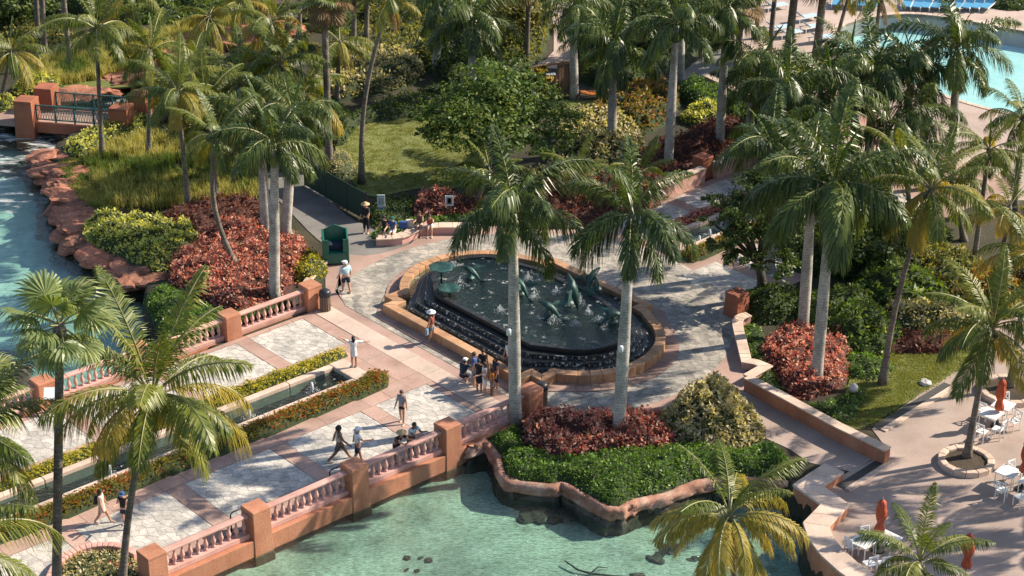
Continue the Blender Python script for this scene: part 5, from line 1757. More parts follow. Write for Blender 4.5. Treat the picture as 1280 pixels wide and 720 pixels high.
def ppoly(lst, z=0.0, sm=True):
    q = [at(x, y, z) for x, y in lst]
    return [p.xy for p in (smooth_path(q, 3, True) if sm else q)]


def bush(name, label, x, y, rx, ry, h, m, cat='shrub', **kw):
    """rounded bush: ellipse on the ground, semi axes in metres"""
    c = at(x, y, 0)
    ph = RND.random() * 6
    poly = [(c.x + rx * math.cos(a) * (1 + .12 * math.sin(3 * a + ph)), c.y + ry * math.sin(a) * (1 + .12 * math.cos(2 * a + ph))) for a in np.linspace(0, 2 * math.pi, 22, endpoint=False)]
    kw.setdefault('edge', min(rx, ry) * .7)
    return shrub(name, label, cat, poly, h, m, **kw)


def R_(s0, s1, t0, t1):
    return [st(s0, t0).xy, st(s1, t0).xy, st(s1, t1).xy, st(s0, t1).xy]


# hedges along the channels
hk = dict(leafsz=.115, dens=420, edge=.14, clump=.6, lump=.25, depth=.3, spread=1.0)
shrub('channel_hedge', 'gold and red low hedge on the balcony side of the bridge channel', 'hedge', [st(22, -1.36).xy, st(46.4, -1.36).xy, st(46.95, -.75).xy, st(46.6, -.1).xy, st(46.25, .0).xy, st(45.6, -.42).xy, st(22, -.42).xy], .80, 'mix_leaf', group='low hedges along the water channels', **hk)
shrub('channel_hedge', 'gold low hedge on the garden side of the bridge channel', 'hedge', [st(22, 1.78).xy, st(45.3, 1.78).xy, st(46.25, 2.0).xy, st(46.9, 2.4).xy, st(46.6, 2.75).xy, st(22, 2.6).xy], .72, 'gold_leaf', group='low hedges along the water channels', **hk)
shrub('channel_hedge', 'deep red low hedge on the wall side of the far channel', 'hedge', R_(67.5, 82, 1.78, 2.65), .7, 'red_leaf', group='low hedges along the water channels', core='inner_red', **hk)
shrub('channel_hedge', 'gold and red low hedge on the near side of the far channel', 'hedge', R_(66.4, 82, -1.36, -.42), .75, 'mix_leaf', group='low hedges along the water channels', **hk)

# left garden
shrub('red_shrub_bed', 'broad bed of salmon red shrubs behind the far balustrade', 'shrub bed', ppoly([(212, 352), (218, 322), (250, 298), (278, 278), (322, 282), (352, 300), (378, 300), (384, 318), (372, 345), (352, 366), (330, 376), (290, 388), (250, 372)], .2), 1.15, 'red_leaf', leafsz=.17, dens=150, core='inner_red', clump=.9, lump=.5)
shrub('maroon_shrub_bed', 'dark maroon shrubs under the group of three royal palms', 'shrub bed', ppoly([(205, 270), (250, 255), (310, 250), (335, 262), (340, 285), (310, 284), (276, 280), (245, 292), (212, 285)], .2), 1.1, 'maroon_leaf', leafsz=.17, dens=120, core='inner_red', clump=.9, lump=.5)
shrub('lime_shrub_bed', 'lime and cream variegated shrubs above the red rock bank', 'shrub bed', ppoly([(106, 296), (108, 276), (132, 268), (180, 272), (230, 276), (248, 290), (238, 312), (206, 336), (188, 335), (150, 318), (124, 308)], .2), 1.0, 'lime_leaf', leafsz=.19, dens=130, clump=.9, lump=.45)
shrub('dark_hedge', 'dense dark green ground cover between the red shrubs and the far balustrade', 'hedge', [at(x, y, .3).xy for x, y in ((180, 372), (200, 352), (218, 356), (248, 376), (290, 392), (330, 380), (352, 372))] + [st(48.2, 8.1).xy, st(44.3, 8.15).xy, st(43.2, 8.2).xy, st(41.0, 8.6).xy], .75, 'green_leaf', leafsz=.125, dens=360, clump=.9, lump=.3)
bush('gold_bush', 'rounded gold green bush left of the kiosk', 386, 338, .95, 1.5, 1.15, 'gold_leaf', leafsz=.13, dens=230)
bush('red_bush', 'red shrub clump between the royal trunk and the gold bush', 366, 330, .9, 1.7, 1.1, 'red_leaf', leafsz=.15, dens=170, core='inner_red')
shrub('lime_hedge', 'lime variegated hedge running down from the small bridge', 'hedge', ppoly([(82, 190), (86, 176), (112, 164), (150, 150), (180, 144), (200, 148), (176, 166), (140, 176), (104, 194)], .2), .95, 'lime_leaf', leafsz=.19, dens=130, clump=.8, lump=.4)
shrub('lime_hedge', 'lime shrubs behind the left piers of the small bridge', 'hedge', ppoly([(14, 112), (34, 100), (66, 98), (76, 106), (60, 116), (30, 120)], .2), 1.0, 'lime_leaf', leafsz=.2, dens=120, clump=.9, lump=.4)
bush('lime_bush', 'small lime bush at the left edge below the small bridge path', 0, 135, 1.0, 1.5, 1.0, 'lime_leaf', leafsz=.19, dens=130)


def grass(label, poly, n, h, w=.03, m='grass', tuft=True):
    """tufts of tall blades"""
    A = np.array([tuple(p[:2]) for p in poly])
    lo, hi = A.min(0), A.max(0)
    area = abs(sum(A[i - 1][0] * A[i][1] - A[i][0] * A[i - 1][1] for i in range(len(A)))) / 2
    T_ = NPR.uniform(lo, hi, (int(n / 26 * np.prod(hi - lo) / area), 2))
    T_ = T_[pip(T_, [tuple(p[:2]) for p in poly])]
    th = NPR.uniform(.55, 1.25, len(T_))
    Pt = np.repeat(T_, 26, 0); hh = np.repeat(th, 26) * h * NPR.uniform(.6, 1.1, len(Pt))
    Pt = Pt + NPR.normal(0, .14, Pt.shape)
    az = NPR.uniform(0, 2 * np.pi, len(Pt)); lean = np.abs(NPR.normal(.0, .4, len(Pt)))
    d = np.stack([np.cos(az) * lean, np.sin(az) * lean], 1)
    s = np.stack([-np.sin(az), np.cos(az)], 1) * w / 2
    z = np.zeros(len(Pt))
    base0 = np.column_stack([Pt - s, z]); base1 = np.column_stack([Pt + s, z])
    mid0 = np.column_stack([Pt + d * hh[:, None] * .4 - s, hh * .6]); mid1 = np.column_stack([Pt + d * hh[:, None] * .4 + s, hh * .6])
    tip = np.column_stack([Pt + d * hh[:, None] * 1.1, hh * (1 - lean * .25)])
    V = np.stack([base0, base1, mid1, mid0, tip], 1).reshape(-1, 3)
    k = np.arange(len(Pt)) * 5
    F = np.concatenate([np.stack([k, k + 1, k + 2], 1), np.stack([k, k + 2, k + 3], 1), np.stack([k + 3, k + 2, k + 4], 1)])
    return tag(link('tall_grass', np_mesh('tall_grass', V, F, M[m])), label, 'grass', None, 'stuff')


grass('tall golden grass of the meadow between the hedge and the lime shrubs', ppoly([(108, 205), (130, 188), (180, 170), (230, 172), (300, 195), (330, 225), (318, 250), (250, 258), (200, 262), (150, 262), (128, 240)]), 21000, .75)
grass('short turf on the bank above the red rock ledge', ppoly([(74, 204), (100, 198), (150, 210), (150, 262), (122, 264), (97, 240)]), 16000, .2)
grass('tall pale grass on the slope behind the small bridge', ppoly([(40, 100), (60, 76), (110, 62), (150, 70), (190, 78), (150, 92), (100, 104), (70, 106)]), 11000, .8)
grass('tall grass at the top of the meadow beside the stream', ppoly([(150, 60), (200, 40), (300, 24), (330, 30), (250, 50), (190, 72)]), 8000, .8)

grass('short blades of the sunny lawn', ppoly([(420, 176), (440, 158), (500, 148), (540, 142), (578, 152), (606, 200), (573, 232), (520, 234), (470, 244), (448, 234), (432, 208)]), 42000, .075, w=.035, m='turf')
grass('short blades of the shaded terrace lawn', ppoly([(1058, 500), (1072, 462), (1110, 434), (1190, 428), (1230, 432), (1205, 455), (1150, 490), (1078, 534), (1054, 522)]), 34000, .075, w=.035, m='turf')

# round the sunny lawn
shrub('dark_hedge', 'dark green hedge curving round the back of the sunny lawn', 'hedge', ppoly([(408, 172), (428, 150), (470, 132), (520, 118), (560, 112), (572, 126), (540, 138), (500, 144), (448, 152), (428, 176)], .3), 1.2, 'dark_leaf', leafsz=.18, dens=120, clump=1.0, lump=.4)
bush('grey_bush', 'pale grey green bush at the left tip of the sunny lawn', 425, 212, .9, 1.9, 1.2, 'cream_leaf', leafsz=.1, dens=220)
shrub('cream_shrub_bed', 'cream variegated shrubs between the hedge and the thin palms', 'shrub bed', ppoly([(385, 110), (420, 76), (470, 66), (520, 70), (528, 92), (490, 108), (440, 118), (400, 122)], .3), 1.4, 'cream_leaf', leafsz=.24, dens=90, clump=1.2, lump=.5)
shrub('olive_shrub_bed', 'olive green shrubs below the thin pair of palms', 'shrub bed', ppoly([(400, 70), (440, 44), (520, 40), (560, 60), (540, 78), (470, 64), (420, 78)], .3), 1.3, 'olive_leaf', leafsz=.22, dens=80, clump=1.3, lump=.5)
shrub('dark_shrub_bed', 'dark shrubs in the shade behind the full dark royal palm', 'shrub bed', ppoly([(520, 60), (560, 34), (640, 30), (660, 70), (648, 110), (600, 118), (560, 104)], .3), 1.6, 'dark_leaf', leafsz=.24, dens=70, clump=1.5, lump=.5)
shrub('olive_shrub_bed', 'sunlit olive shrubs along the garden path to the hut', 'shrub bed', ppoly([(622, 88), (630, 40), (650, -4), (686, -4), (684, 40), (676, 66), (652, 88)], .3), 1.7, 'olive_leaf', leafsz=.26, dens=70, clump=1.4, lump=.55)
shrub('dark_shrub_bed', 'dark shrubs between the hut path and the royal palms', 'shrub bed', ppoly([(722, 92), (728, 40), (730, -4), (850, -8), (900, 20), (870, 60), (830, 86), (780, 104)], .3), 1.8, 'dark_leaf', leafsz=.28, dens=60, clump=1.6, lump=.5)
bush('red_bush', 'dark red shrub behind the framed notice', 546, 262, 1.7, 1.5, 1.6, 'red_leaf', leafsz=.18, dens=130, core='inner_red', clump=.8, lump=.5)
bush('maroon_bush', 'maroon shrub right of the framed notice', 588, 262, 1.3, 1.4, 1.3, 'maroon_leaf', leafsz=.17, dens=130, core='inner_red')
shrub('green_hedge', 'low green hedge behind the seated visitors', 'hedge', ppoly([(466, 288), (500, 276), (560, 268), (640, 266), (640, 278), (560, 279), (500, 288), (470, 296)], .2), .65, 'green_leaf', leafsz=.15, dens=170, clump=.8, lump=.3)
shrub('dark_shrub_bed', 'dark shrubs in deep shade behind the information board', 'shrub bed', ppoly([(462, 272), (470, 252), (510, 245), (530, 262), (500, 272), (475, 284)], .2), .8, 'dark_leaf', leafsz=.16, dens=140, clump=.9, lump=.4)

# beds behind the fountain
shrub('cream_shrub_bed', 'cream and green variegated shrubs right of the round tree', 'shrub bed', ppoly([(690, 165), (720, 146), (760, 146), (800, 166), (800, 190), (760, 206), (705, 200)], .3), 1.7, 'cream_leaf', leafsz=.24, dens=100, clump=1.0, lump=.55)
shrub('croton_bed', 'mixed croton shrubs around the palm trunks behind the maroon bed', 'shrub bed', ppoly([(740, 140), (780, 118), (830, 108), (850, 122), (830, 150), (790, 168), (760, 160)], .3), 1.7, 'croton_leaf', leafsz=.24, dens=100, clump=1.1, lump=.55)
shrub('maroon_shrub_bed', 'wide dark maroon shrub bed behind the pale topped wall', 'shrub bed', ppoly([(770, 218), (800, 190), (850, 170), (900, 148), (935, 150), (930, 172), (900, 190), (865, 206), (822, 234), (790, 244)], .3), 1.2, 'maroon_leaf', leafsz=.18, dens=120, core='inner_red', clump=.9, lump=.45)
shrub('maroon_shrub_bed', 'dark maroon shrubs behind the fountain under the front palm crowns', 'shrub bed', ppoly([(650, 250), (690, 225), (760, 225), (800, 245), (760, 275), (690, 280), (655, 270)], .3), 1.2, 'maroon_leaf', leafsz=.18, dens=120, core='inner_red', clump=.9, lump=.45)
shrub('cream_shrub_bed', 'shaded cream shrubs between the round tree and the fountain', 'shrub bed', ppoly([(640, 235), (680, 205), (740, 205), (780, 215), (740, 232), (690, 232), (655, 250)], .3), 1.3, 'cream_leaf', leafsz=.2, dens=100, clump=1.0, lump=.5)
shrub('croton_bed', 'yellow and green shrubs lining the wall under the maroon bed', 'shrub bed', ppoly([(822, 238), (860, 214), (900, 192), (930, 176), (936, 182), (900, 200), (866, 220), (830, 244)], .3), .8, 'gold_leaf', leafsz=.18, dens=110, clump=.7, lump=.6)
bush('lime_bush', 'lime green bush between the hedge and the maroon bed', 882, 148, 1.5, 1.6, 1.5, 'lime_leaf', leafsz=.2, dens=120)
shrub('green_hedge', 'clipped green hedge by the pool path', 'hedge', ppoly([(846, 112), (864, 96), (910, 116), (938, 132), (926, 146), (880, 132)], .5, False), 1.2, 'green_leaf', leafsz=.16, dens=160, clump=.9, lump=.2, edge=.3)

# front island
shrub('green_hedge', 'bright green ground cover along the rounded sea wall', 'hedge', [p.xy for p in offset_path([Vector(q[:2]) for q in SWp[12:-1]], .3)] + [p.xy for p in px([(1000, 585), (965, 548), (920, 560), (870, 552), (760, 560), (700, 568), (655, 556), (648, 530), (615, 540)], .3)], .72, 'green_leaf', leafsz=.125, dens=400, clump=.9, lump=.3)
shrub('red_shrub_bed', 'salmon red shrubs around the pale palm trunk on the front island', 'shrub bed', ppoly([(655, 545), (660, 522), (690, 515), (740, 518), (790, 516), (830, 520), (850, 545), (830, 562), (770, 566), (700, 572), (672, 562)], .3), 1.15, 'red_leaf', leafsz=.17, dens=210, core='inner_red', clump=.8, lump=.5)
bush('cream_bush', 'large rounded cream variegated bush on the front island', 888, 533, 2.35, 2.3, 2.8, 'cream_leaf', leafsz=.2, dens=300, clump=.9, lump=.35, depth=.35)
# right bed
shrub('red_shrub_bed', 'salmon red shrubs at the feet of the right thick royal trunks', 'shrub bed', ppoly([(950, 440), (962, 418), (990, 408), (1030, 412), (1058, 420), (1064, 448), (1050, 478), (1010, 492), (985, 488), (970, 462)], .3), 1.1, 'red_leaf', leafsz=.17, dens=170, core='inner_red', clump=.8, lump=.5)
shrub('dark_hedge', 'dark green ground cover inside the curved kerb on the right', 'hedge', ppoly([(930, 405), (950, 402), (960, 432), (985, 490), (1020, 498), (1060, 486), (1085, 478), (1076, 505), (1052, 526), (1010, 506), (960, 480), (944, 462), (952, 455), (936, 440)], .3), .5, 'green_leaf', leafsz=.13, dens=180, clump=.8, lump=.35)
bush('dark_bush', 'dark shrub mass behind the right thick royal trunks', 1050, 398, 2.4, 2.6, 1.9, 'dark_leaf', leafsz=.2, dens=120)
bush('dark_bush', 'glossy green shrub right of the right thick royal trunks', 1075, 420, 2.2, 2.0, 2.1, 'tree_leaf', leafsz=.22, dens=120)
bush('green_bush', 'green shrub with upright banana leaves behind the leaning palm', 1120, 372, 2.6, 2.4, 2.4, 'tree_leaf', leafsz=.4, dens=50, aspect=.35)
bush('cream_bush', 'cream and pink variegated bush behind the shaded lawn', 1152, 412, 2.6, 1.8, 1.9, 'cream_leaf', leafsz=.2, dens=130)
bush('maroon_bush', 'dark maroon bush at the back edge of the shaded lawn', 1140, 432, 2.6, 1.0, 1.0, 'maroon_leaf', leafsz=.18, dens=130, core='inner_red')
bush('lime_bush', 'small lime bush beside the leaning coconut trunk', 1098, 428, .8, .9, 1.3, 'lime_leaf', leafsz=.18, dens=150)
bush('green_bush', 'low light green bush left of the leaning coconut trunk', 1078, 460, 1.3, 1.2, .9, 'green_leaf', leafsz=.14, dens=180)
bush('croton_bush', 'mixed red and gold croton bush under the golden palm', 1235, 372, 2.2, 2.2, 1.9, 'croton_leaf', leafsz=.22, dens=110)
bush('croton_bush', 'croton bush cut by the right edge behind the terrace', 1282, 360, 2.0, 2.4, 2.0, 'croton_leaf', leafsz=.22, dens=110)
bush('dark_bush', 'dark shrub between the cream bush and the terrace', 1195, 400, 1.7, 1.5, 1.5, 'dark_leaf', leafsz=.2, dens=120)
bush('olive_bush', 'olive shrub in the deep shade behind the leaning palm', 1180, 345, 2.8, 2.6, 1.9, 'olive_leaf', leafsz=.22, dens=100)
bush('dark_bush', 'dark shrub beside the walkway under the royal palms', 1040, 320, 3.0, 3.0, 1.9, 'dark_leaf', leafsz=.24, dens=90)
bush('dark_bush', 'dark shrub at the foot of the pool row of royal palms', 1110, 290, 3.2, 2.6, 1.6, 'dark_leaf', leafsz=.24, dens=90)
bush('dark_bush', 'dark shrub beside the brick red pier right of the fountain', 965, 385, 1.8, 2.0, 1.5, 'dark_leaf', leafsz=.2, dens=110)
shrub('dark_shrub_bed', 'dark planting between the walkway and the pool row', 'shrub bed', ppoly([(925, 150), (960, 110), (1005, 118), (1020, 150), (1000, 190), (955, 200), (930, 178)], .3), 1.5, 'dark_leaf', leafsz=.24, dens=80, clump=1.3, lump=.5)
shrub('olive_shrub_bed', 'sunlit shrubs at the foot of the brown poolside palms', 'shrub bed', ppoly([(958, 95), (975, 82), (1020, 86), (1040, 78), (1044, 92), (1010, 110), (970, 112)], .3), 1.2, 'lime_leaf', leafsz=.2, dens=100, clump=1.0, lump=.5)
bush('dark_bush', 'small dark bush behind the loungers at the top right', 1262, 6, 1.6, 1.3, .9, 'dark_leaf', leafsz=.2, dens=110)
# top left fill
for i, (x, y, rx, ry, h, m_, lab) in enumerate(((20, 44, 4, 3, 1.3, 'olive_leaf', 'olive shrubs at the left edge below the back path'), (110, 8, 5, 3.5, 1.8, 'dark_leaf', 'dark shrub mass beyond the back path at the top left'), (30, 6, 5, 3.5, 2, 'dark_leaf', 'dark shrub mass in the top left corner'),
        (205, 12, 5, 3, 1.9, 'tree_leaf', 'green shrub mass at the top of the meadow'), (290, 6, 5, 3, 1.6, 'olive_leaf', 'olive shrub mass above the red stream ledge'), (335, 118, 3.5, 3.5, 1.7, 'dark_leaf', 'dark shrubs below the coconut crowns in the left garden'),
        (300, 150, 4, 3.4, 1.3, 'olive_leaf', 'olive shrubs between the meadow and the royal group'), (390, 152, 2.6, 4, 1.6, 'dark_leaf', 'dark shrubs left of the sunny lawn hedge'), (330, 190, 3, 3, 1.3, 'tree_leaf', 'green shrubs behind the royal group beside the path'),
        (270, 108, 4, 2.6, 1.3, 'olive_leaf', 'olive shrubs on the stream bank below the gold palm'), (420, 20, 3, 4, 1.8, 'dark_leaf', 'dark shrubs behind the thin pair of palms'), (490, 16, 4.5, 4, 1.9, 'olive_leaf', 'sunlit shrubs behind the curving lawn palm'),
        (560, 10, 4.5, 4, 2.0, 'dark_leaf', 'dark shrubs at the top edge left of the hut path'), (350, 66, 3, 2, .9, 'olive_leaf', 'shrubs on the stream bank below the golden fronds'), (215, 128, 2.5, 2, 1.0, 'green_leaf', 'green shrubs on the stream bank right of the small bridge'),
        (365, 195, 1.6, 2.6, 1.4, 'dark_leaf', 'dark shrubs between the royal group and the windscreen'))):
    bush('garden_shrub', lab, x, y, rx, ry, h, m_, leafsz=.25, dens=70, clump=1.2, lump=.5)
# planter bed at lower left
shrub('flower_bed', 'red and white flowering plants inside the curved pink kerb', 'flower bed', [p.xy for p in bedc] + [at(175, 735, 0).xy, at(70, 760, 0).xy], .55, 'cream_leaf', leafsz=.13, dens=220, clump=.6, lump=.4)
shrub('flower_bed', 'red leaved plants at the right end of the curved pink kerb', 'flower bed', ppoly([(120, 705), (150, 697), (168, 706), (160, 722), (130, 722)], .3), .62, 'red_leaf', leafsz=.13, dens=120, core='inner_red', clump=.6, lump=.4)


def tree(label, bx, by, blobs, m, leafsz, n, limbs=True, cat='tree', name='broadleaf_tree', flowers=None):
    """trunk, limbs and a crown of leaf clumps; blobs = (px, py, distance offset, radius, flatness)"""
    B = at(bx, by, 0)
    root = empty(name, (B.x, B.y, 0), 0, label, cat)
    cs = []
    for x, y, dy, r, fl in blobs:
        c = above(x, y, B.y + dy) - B
        cs.append((c, r, fl))
    mid = sum((c for c, _, _ in cs), Vector((0, 0, 0))) / len(cs)
    fork = Vector((mid.x * .3, mid.y * .3, max(.8, mid.z * .45)))
    mb = MB().tube([(0, 0, -.1), fork * .5 + Vector((.08, 0, 0)), fork], [.34, .24, .2], 9)
    for c, r, fl in cs:
        mb.tube([fork, fork.lerp(c, .5) + Vector((0, 0, .15)), c], [.14, .09, .03], 6)
    mb.obj('trunk', M['bark'], root, smooth=True)
    tot = sum(r * r for _, r, _ in cs)
    allV, nn_ = [], 0
    for c, r, fl in cs:
        # small clumps over the blob's surface, so that the outline is ragged
        kcl = max(10, int(46 * r * r / 3))
        for _ in range(kcl):
            d = NPR.normal(0, 1, 3); d /= np.linalg.norm(d)
            if d[2] < -.35: d[2] *= -.4
            cc = np.array(c) + d * r * NPR.uniform(.55, 1.08) * np.array([1, 1, fl])
            k = max(6, int(n * r * r / tot / kcl))
            cr = r * NPR.uniform(.16, .34)
            q = NPR.normal(0, 1, (k, 3)); q /= np.linalg.norm(q, axis=1)[:, None]
            pos = cc + q * cr * NPR.uniform(.3, 1, (k, 1)) * np.array([1.2, 1.2, .6])
            nr = q * .5 + d * .5 + np.array([0, 0, .6]) + NPR.normal(0, .4, (k, 3))
            nr /= np.linalg.norm(nr, axis=1)[:, None]
            a = np.cross(nr, NPR.normal(0, 1, (k, 3))); a /= np.linalg.norm(a, axis=1)[:, None] + 1e-9
            b2 = np.cross(nr, a)
            L = leafsz * NPR.uniform(.7, 1.35, (k, 1))
            allV.append(np.stack([pos - a * L * .5, pos + b2 * L * .24, pos + a * L * .5, pos - b2 * L * .24], 1).reshape(-1, 3))
    V = np.concatenate(allV)
    me = np_mesh('crown', V, np.arange(len(V)).reshape(-1, 4), [M[m]])
    link('crown', me, root)
    return root


tree('broad round dark green tree at the right of the sunny lawn', 615, 225, [(560, 150, -.6, 1.9, .75), (600, 128, 0, 2.3, .8), (650, 135, .4, 2.3, .8), (690, 150, 0, 1.7, .8), (585, 168, -1.4, 2.0, .8), (635, 165, -1.6, 2.2, .8), (675, 178, -1.3, 1.7, .8), (615, 108, 1.2, 1.9, .8), (545, 168, -1, 1.1, .8), (655, 108, 1.4, 1.6, .8)], 'tree_leaf', .24, 17000)
tree('small orange flowering tree between the round tree and the timber screen', 664, 130, [(655, 104, 0, 1.1, .9), (672, 96, .3, 1.0, .9)], 'yellow_flower', .2, 2200)
tree('dark feathery tree spreading over the promenade right of the fountain', 952, 372, [(955, 232, .5, 1.5, .6), (925, 262, -.3, 1.4, .45), (962, 262, -.5, 1.8, .6), (930, 294, -1.2, 1.3, .4), (972, 290, -1.0, 1.6, .55), (932, 322, -2.2, 1.2, .35), (900, 306, -1.5, .8, .3), (975, 330, -1.4, 1.2, .5), (892, 248, -.2, .7, .3), (990, 245, .6, 1.5, .6), (885, 275, -.8, .5, .3)], 'dark_leaf', .2, 11000)
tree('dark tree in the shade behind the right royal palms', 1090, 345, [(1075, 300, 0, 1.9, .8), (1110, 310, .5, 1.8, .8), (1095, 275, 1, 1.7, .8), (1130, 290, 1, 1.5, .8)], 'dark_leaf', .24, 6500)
tree('dark tree behind the pool row of royal palms', 1000, 215, [(985, 170, 0, 1.8, .8), (1015, 165, .6, 1.8, .8), (960, 185, -.5, 1.4, .8)], 'dark_leaf', .24, 5000)
tree('sunlit leafy tree at the top edge over the hut path', 660, 70, [(648, 30, 0, 1.8, .9), (672, 20, .5, 1.6, .9), (640, 8, 1, 1.8, .9)], 'olive_leaf', .26, 5000)
tree('dark tree at the top left behind the tall meadow palms', 20, 40, [(5, 8, 0, 2.2, .8), (40, 2, 1, 2.2, .8), (-20, 20, 0, 2, .8)], 'dark_leaf', .28, 5000)
tree('dark green tree at the top edge beside the pool hut roofs', 815, 80, [(800, 30, 0, 2.0, .8), (830, 22, 1, 2.0, .8), (785, 12, 1, 1.8, .8)], 'dark_leaf', .26, 5500)
tree('low green tree behind the coconut crowns of the left garden', 310, 170, [(300, 120, 0, 1.7, .8), (325, 112, .5, 1.6, .8), (285, 140, 0, 1.4, .8)], 'dark_leaf', .24, 4500)

# ================================================================== PEOPLE


def skin_obj(name, V, E, R, m, parent, sub=1, root=0):
    me = bpy.data.meshes.new(name)
    me.from_pydata([tuple(v) for v in V], E, [])
    me.materials.append(M[m])
    o = link(name, me, parent)
    sk = o.modifiers.new('skin', 'SKIN')
    sk.use_smooth_shade = True
    sk.use_x_symmetry = sk.use_y_symmetry = sk.use_z_symmetry = False
    if not me.skin_vertices: me.skin_vertices.new()
    for i, r in enumerate(R):
        r = r if isinstance(r, tuple) else (r, r)
        me.skin_vertices[0].data[i].radius = r
        me.skin_vertices[0].data[i].use_root = i == root
    s = o.modifiers.new('subdivision', 'SUBSURF')
    s.levels = s.render_levels = sub
    return o


EYE = MB().lathe([(.0, -.011), (.011, 0), (.0, .011)], 6).mesh('eye', M['eye'])


def person(x, y, face, label, skin='skin_tan', hair='hair_dark', hairlen=0, hat=None, top='white_cloth', sleeve=.5, bottom='navy_cloth', leg=.6, dress=None, h=1.7, z=0.0,
           pitch=0.0, legs=((0, 0), (0, 0)), arms=((8, 12, 15), (8, 12, 15)), seat=None, bag=None, group='people on the plaza and the bridge', pos=None, shoes='tan_cloth', build=1.0):
    """face = heading in degrees (0 looks along +Y). legs = (hip, knee) forward flex per side; arms = (forward, outward, elbow)"""
    p = pos if pos is not None else at(x, y, z)
    k = h / 1.7
    root = empty('person', (p.x, p.y, z), math.radians(face), label, 'person', group)
    root.scale = (k * build, k * build, k)
    rd = math.radians
    pel = Vector((0, 0, .93))
    J = {}
    feet = []
    for s, (hf, kf) in zip((-1, 1), legs):
        hip = pel + Vector((s * .085, 0, -.03))
        a = rd(hf)
        knee = hip + Vector((s * .012, math.sin(a) * .42, -math.cos(a) * .42))
        b2 = rd(hf - kf)
        ank = knee + Vector((0, math.sin(b2) * .41, -math.cos(b2) * .41))
        toe = ank + Vector((s * .02, .15, -.05)) if abs(hf - kf) < 40 else ank + Vector((s * .02, .14, -.06))
        J[s] = [hip, knee, ank, toe]
        feet.append(min(ank.z - .07, toe.z - .02))
    dz = -min(feet)
    pel = pel + Vector((0, 0, dz))
    for s in (-1, 1): J[s] = [q + Vector((0, 0, dz)) for q in J[s]]
    pt = rd(pitch)
    up_, fw = Vector((0, math.sin(pt), math.cos(pt))), Vector((0, math.cos(pt), -math.sin(pt)))
    sp_, che, nek = pel + up_ * .2, pel + up_ * .40, pel + up_ * .545
    hd = nek + Vector((0, .02 + .04 * math.sin(pt), .07))
    crown_ = hd + Vector((0, .0, .12))
    V = [pel, sp_, che, nek, hd, hd + Vector((0, .005, .06)), crown_, hd + Vector((0, .105, .035)), hd + Vector((0, .075, -.01)), hd + Vector((-.088, 0, .04)), hd + Vector((.088, 0, .04))]
    E_ = [(0, 1), (1, 2), (2, 3), (3, 4), (4, 5), (5, 6), (5, 7), (4, 8), (5, 9), (5, 10)]
    R = [(.15, .12), (.135, .105), (.16, .12), .06, .07, (.072, .088), (.052, .06), .014, .03, .012, .012]
    for s in (-1, 1):
        o = len(V)
        V += J[s]; R += [.10, .068, .046, .036]
        E_ += [(0, o), (o, o + 1), (o + 1, o + 2), (o + 2, o + 3)]
    SH = {}
    for s, (af, ab, el) in zip((-1, 1), arms):
        sh = che + up_ * .085 + Vector((s * .165, 0, 0))
        d = Vector((s * math.sin(rd(ab)), math.sin(rd(af)) * math.cos(rd(ab)), -math.cos(rd(af)) * math.cos(rd(ab)))).normalized()
        elb = sh + d * .28
        ax = Vector((1, 0, 0)) if ab < 60 else Vector((0, 0, 1)) * -s
        d2 = Matrix.Rotation(rd(el), 3, ax) @ d
        wr = elb + d2 * .25
        pm = wr + d2 * .07
        SH[s] = (sh, elb, wr, d2)
        o = len(V)
        V += [sh, elb, wr, pm]; R += [.062, .048, .033, (.04, .02)]
        E_ += [(2, o), (o, o + 1), (o + 1, o + 2), (o + 2, o + 3)]
        sd_ = d2.cross(Vector((s, 0, 0)) if abs(d2.x) < .8 else Vector((0, 0, 1))).normalized()
        inn_ = sd_.cross(d2).normalized()
        for f in range(4):
            b0 = pm + sd_ * (.030 - .02 * f) + d2 * .02
            ln = (.062, .075, .07, .052)[f]
            c0 = b0 + d2 * ln * .55
            n0 = len(V)
            V += [c0, c0 + d2 * ln * .4 + inn_ * .022]; R += [.0088, .0075]
            E_ += [(o + 3, n0), (n0, n0 + 1)]
        n0 = len(V)
        V += [wr + d2 * .045 + sd_ * .045, wr + d2 * .08 + sd_ * .06]; R += [.011, .009]
        E_ += [(o + 2, n0), (n0, n0 + 1)]
    skin_obj('body', V, E_, R, skin, root)
    for s in (-1, 1): link('eye', EYE, root, hd + Vector((s * .03, .088, .05)))
    # clothing follows the same bones
    if dress:
        V2 = [pel, sp_, che, che + up_ * .1]; E2 = [(0, 1), (1, 2), (2, 3)]; R2 = [(.18, .15), (.155, .125), (.185, .14), (.10, .085)]
        n0 = len(V2)
        ht = (J[-1][1] + J[1][1]) / 2
        V2 += [pel.lerp(ht, .5), pel.lerp(ht, 1.0 if dress[1] else .75)]
        E2 += [(0, n0), (n0, n0 + 1)]; R2 += [(.19, .16), (.2, .17)]
        topm = dress[0]
    else:
        V2 = [pel + up_ * .02, sp_, che, che + up_ * .1]; E2 = [(0, 1), (1, 2), (2, 3)]; R2 = [(.18, .145), (.165, .135), (.19, .145), (.10, .085)]
        topm = top
    if sleeve > 0:
        for s in (-1, 1):
            sh, elb, wr, d2 = SH[s]
            n0 = len(V2)
            V2 += [sh, sh.lerp(elb, min(1, sleeve))]; R2 += [.085, .075]
            E2 += [(2, n0), (n0, n0 + 1)]
            if sleeve > 1:
                V2.append(elb.lerp(wr, sleeve - 1)); R2.append(.045); E2.append((n0 + 1, n0 + 2))
    if topm: skin_obj('shirt' if not dress else 'dress', V2, E2, R2, topm, root)
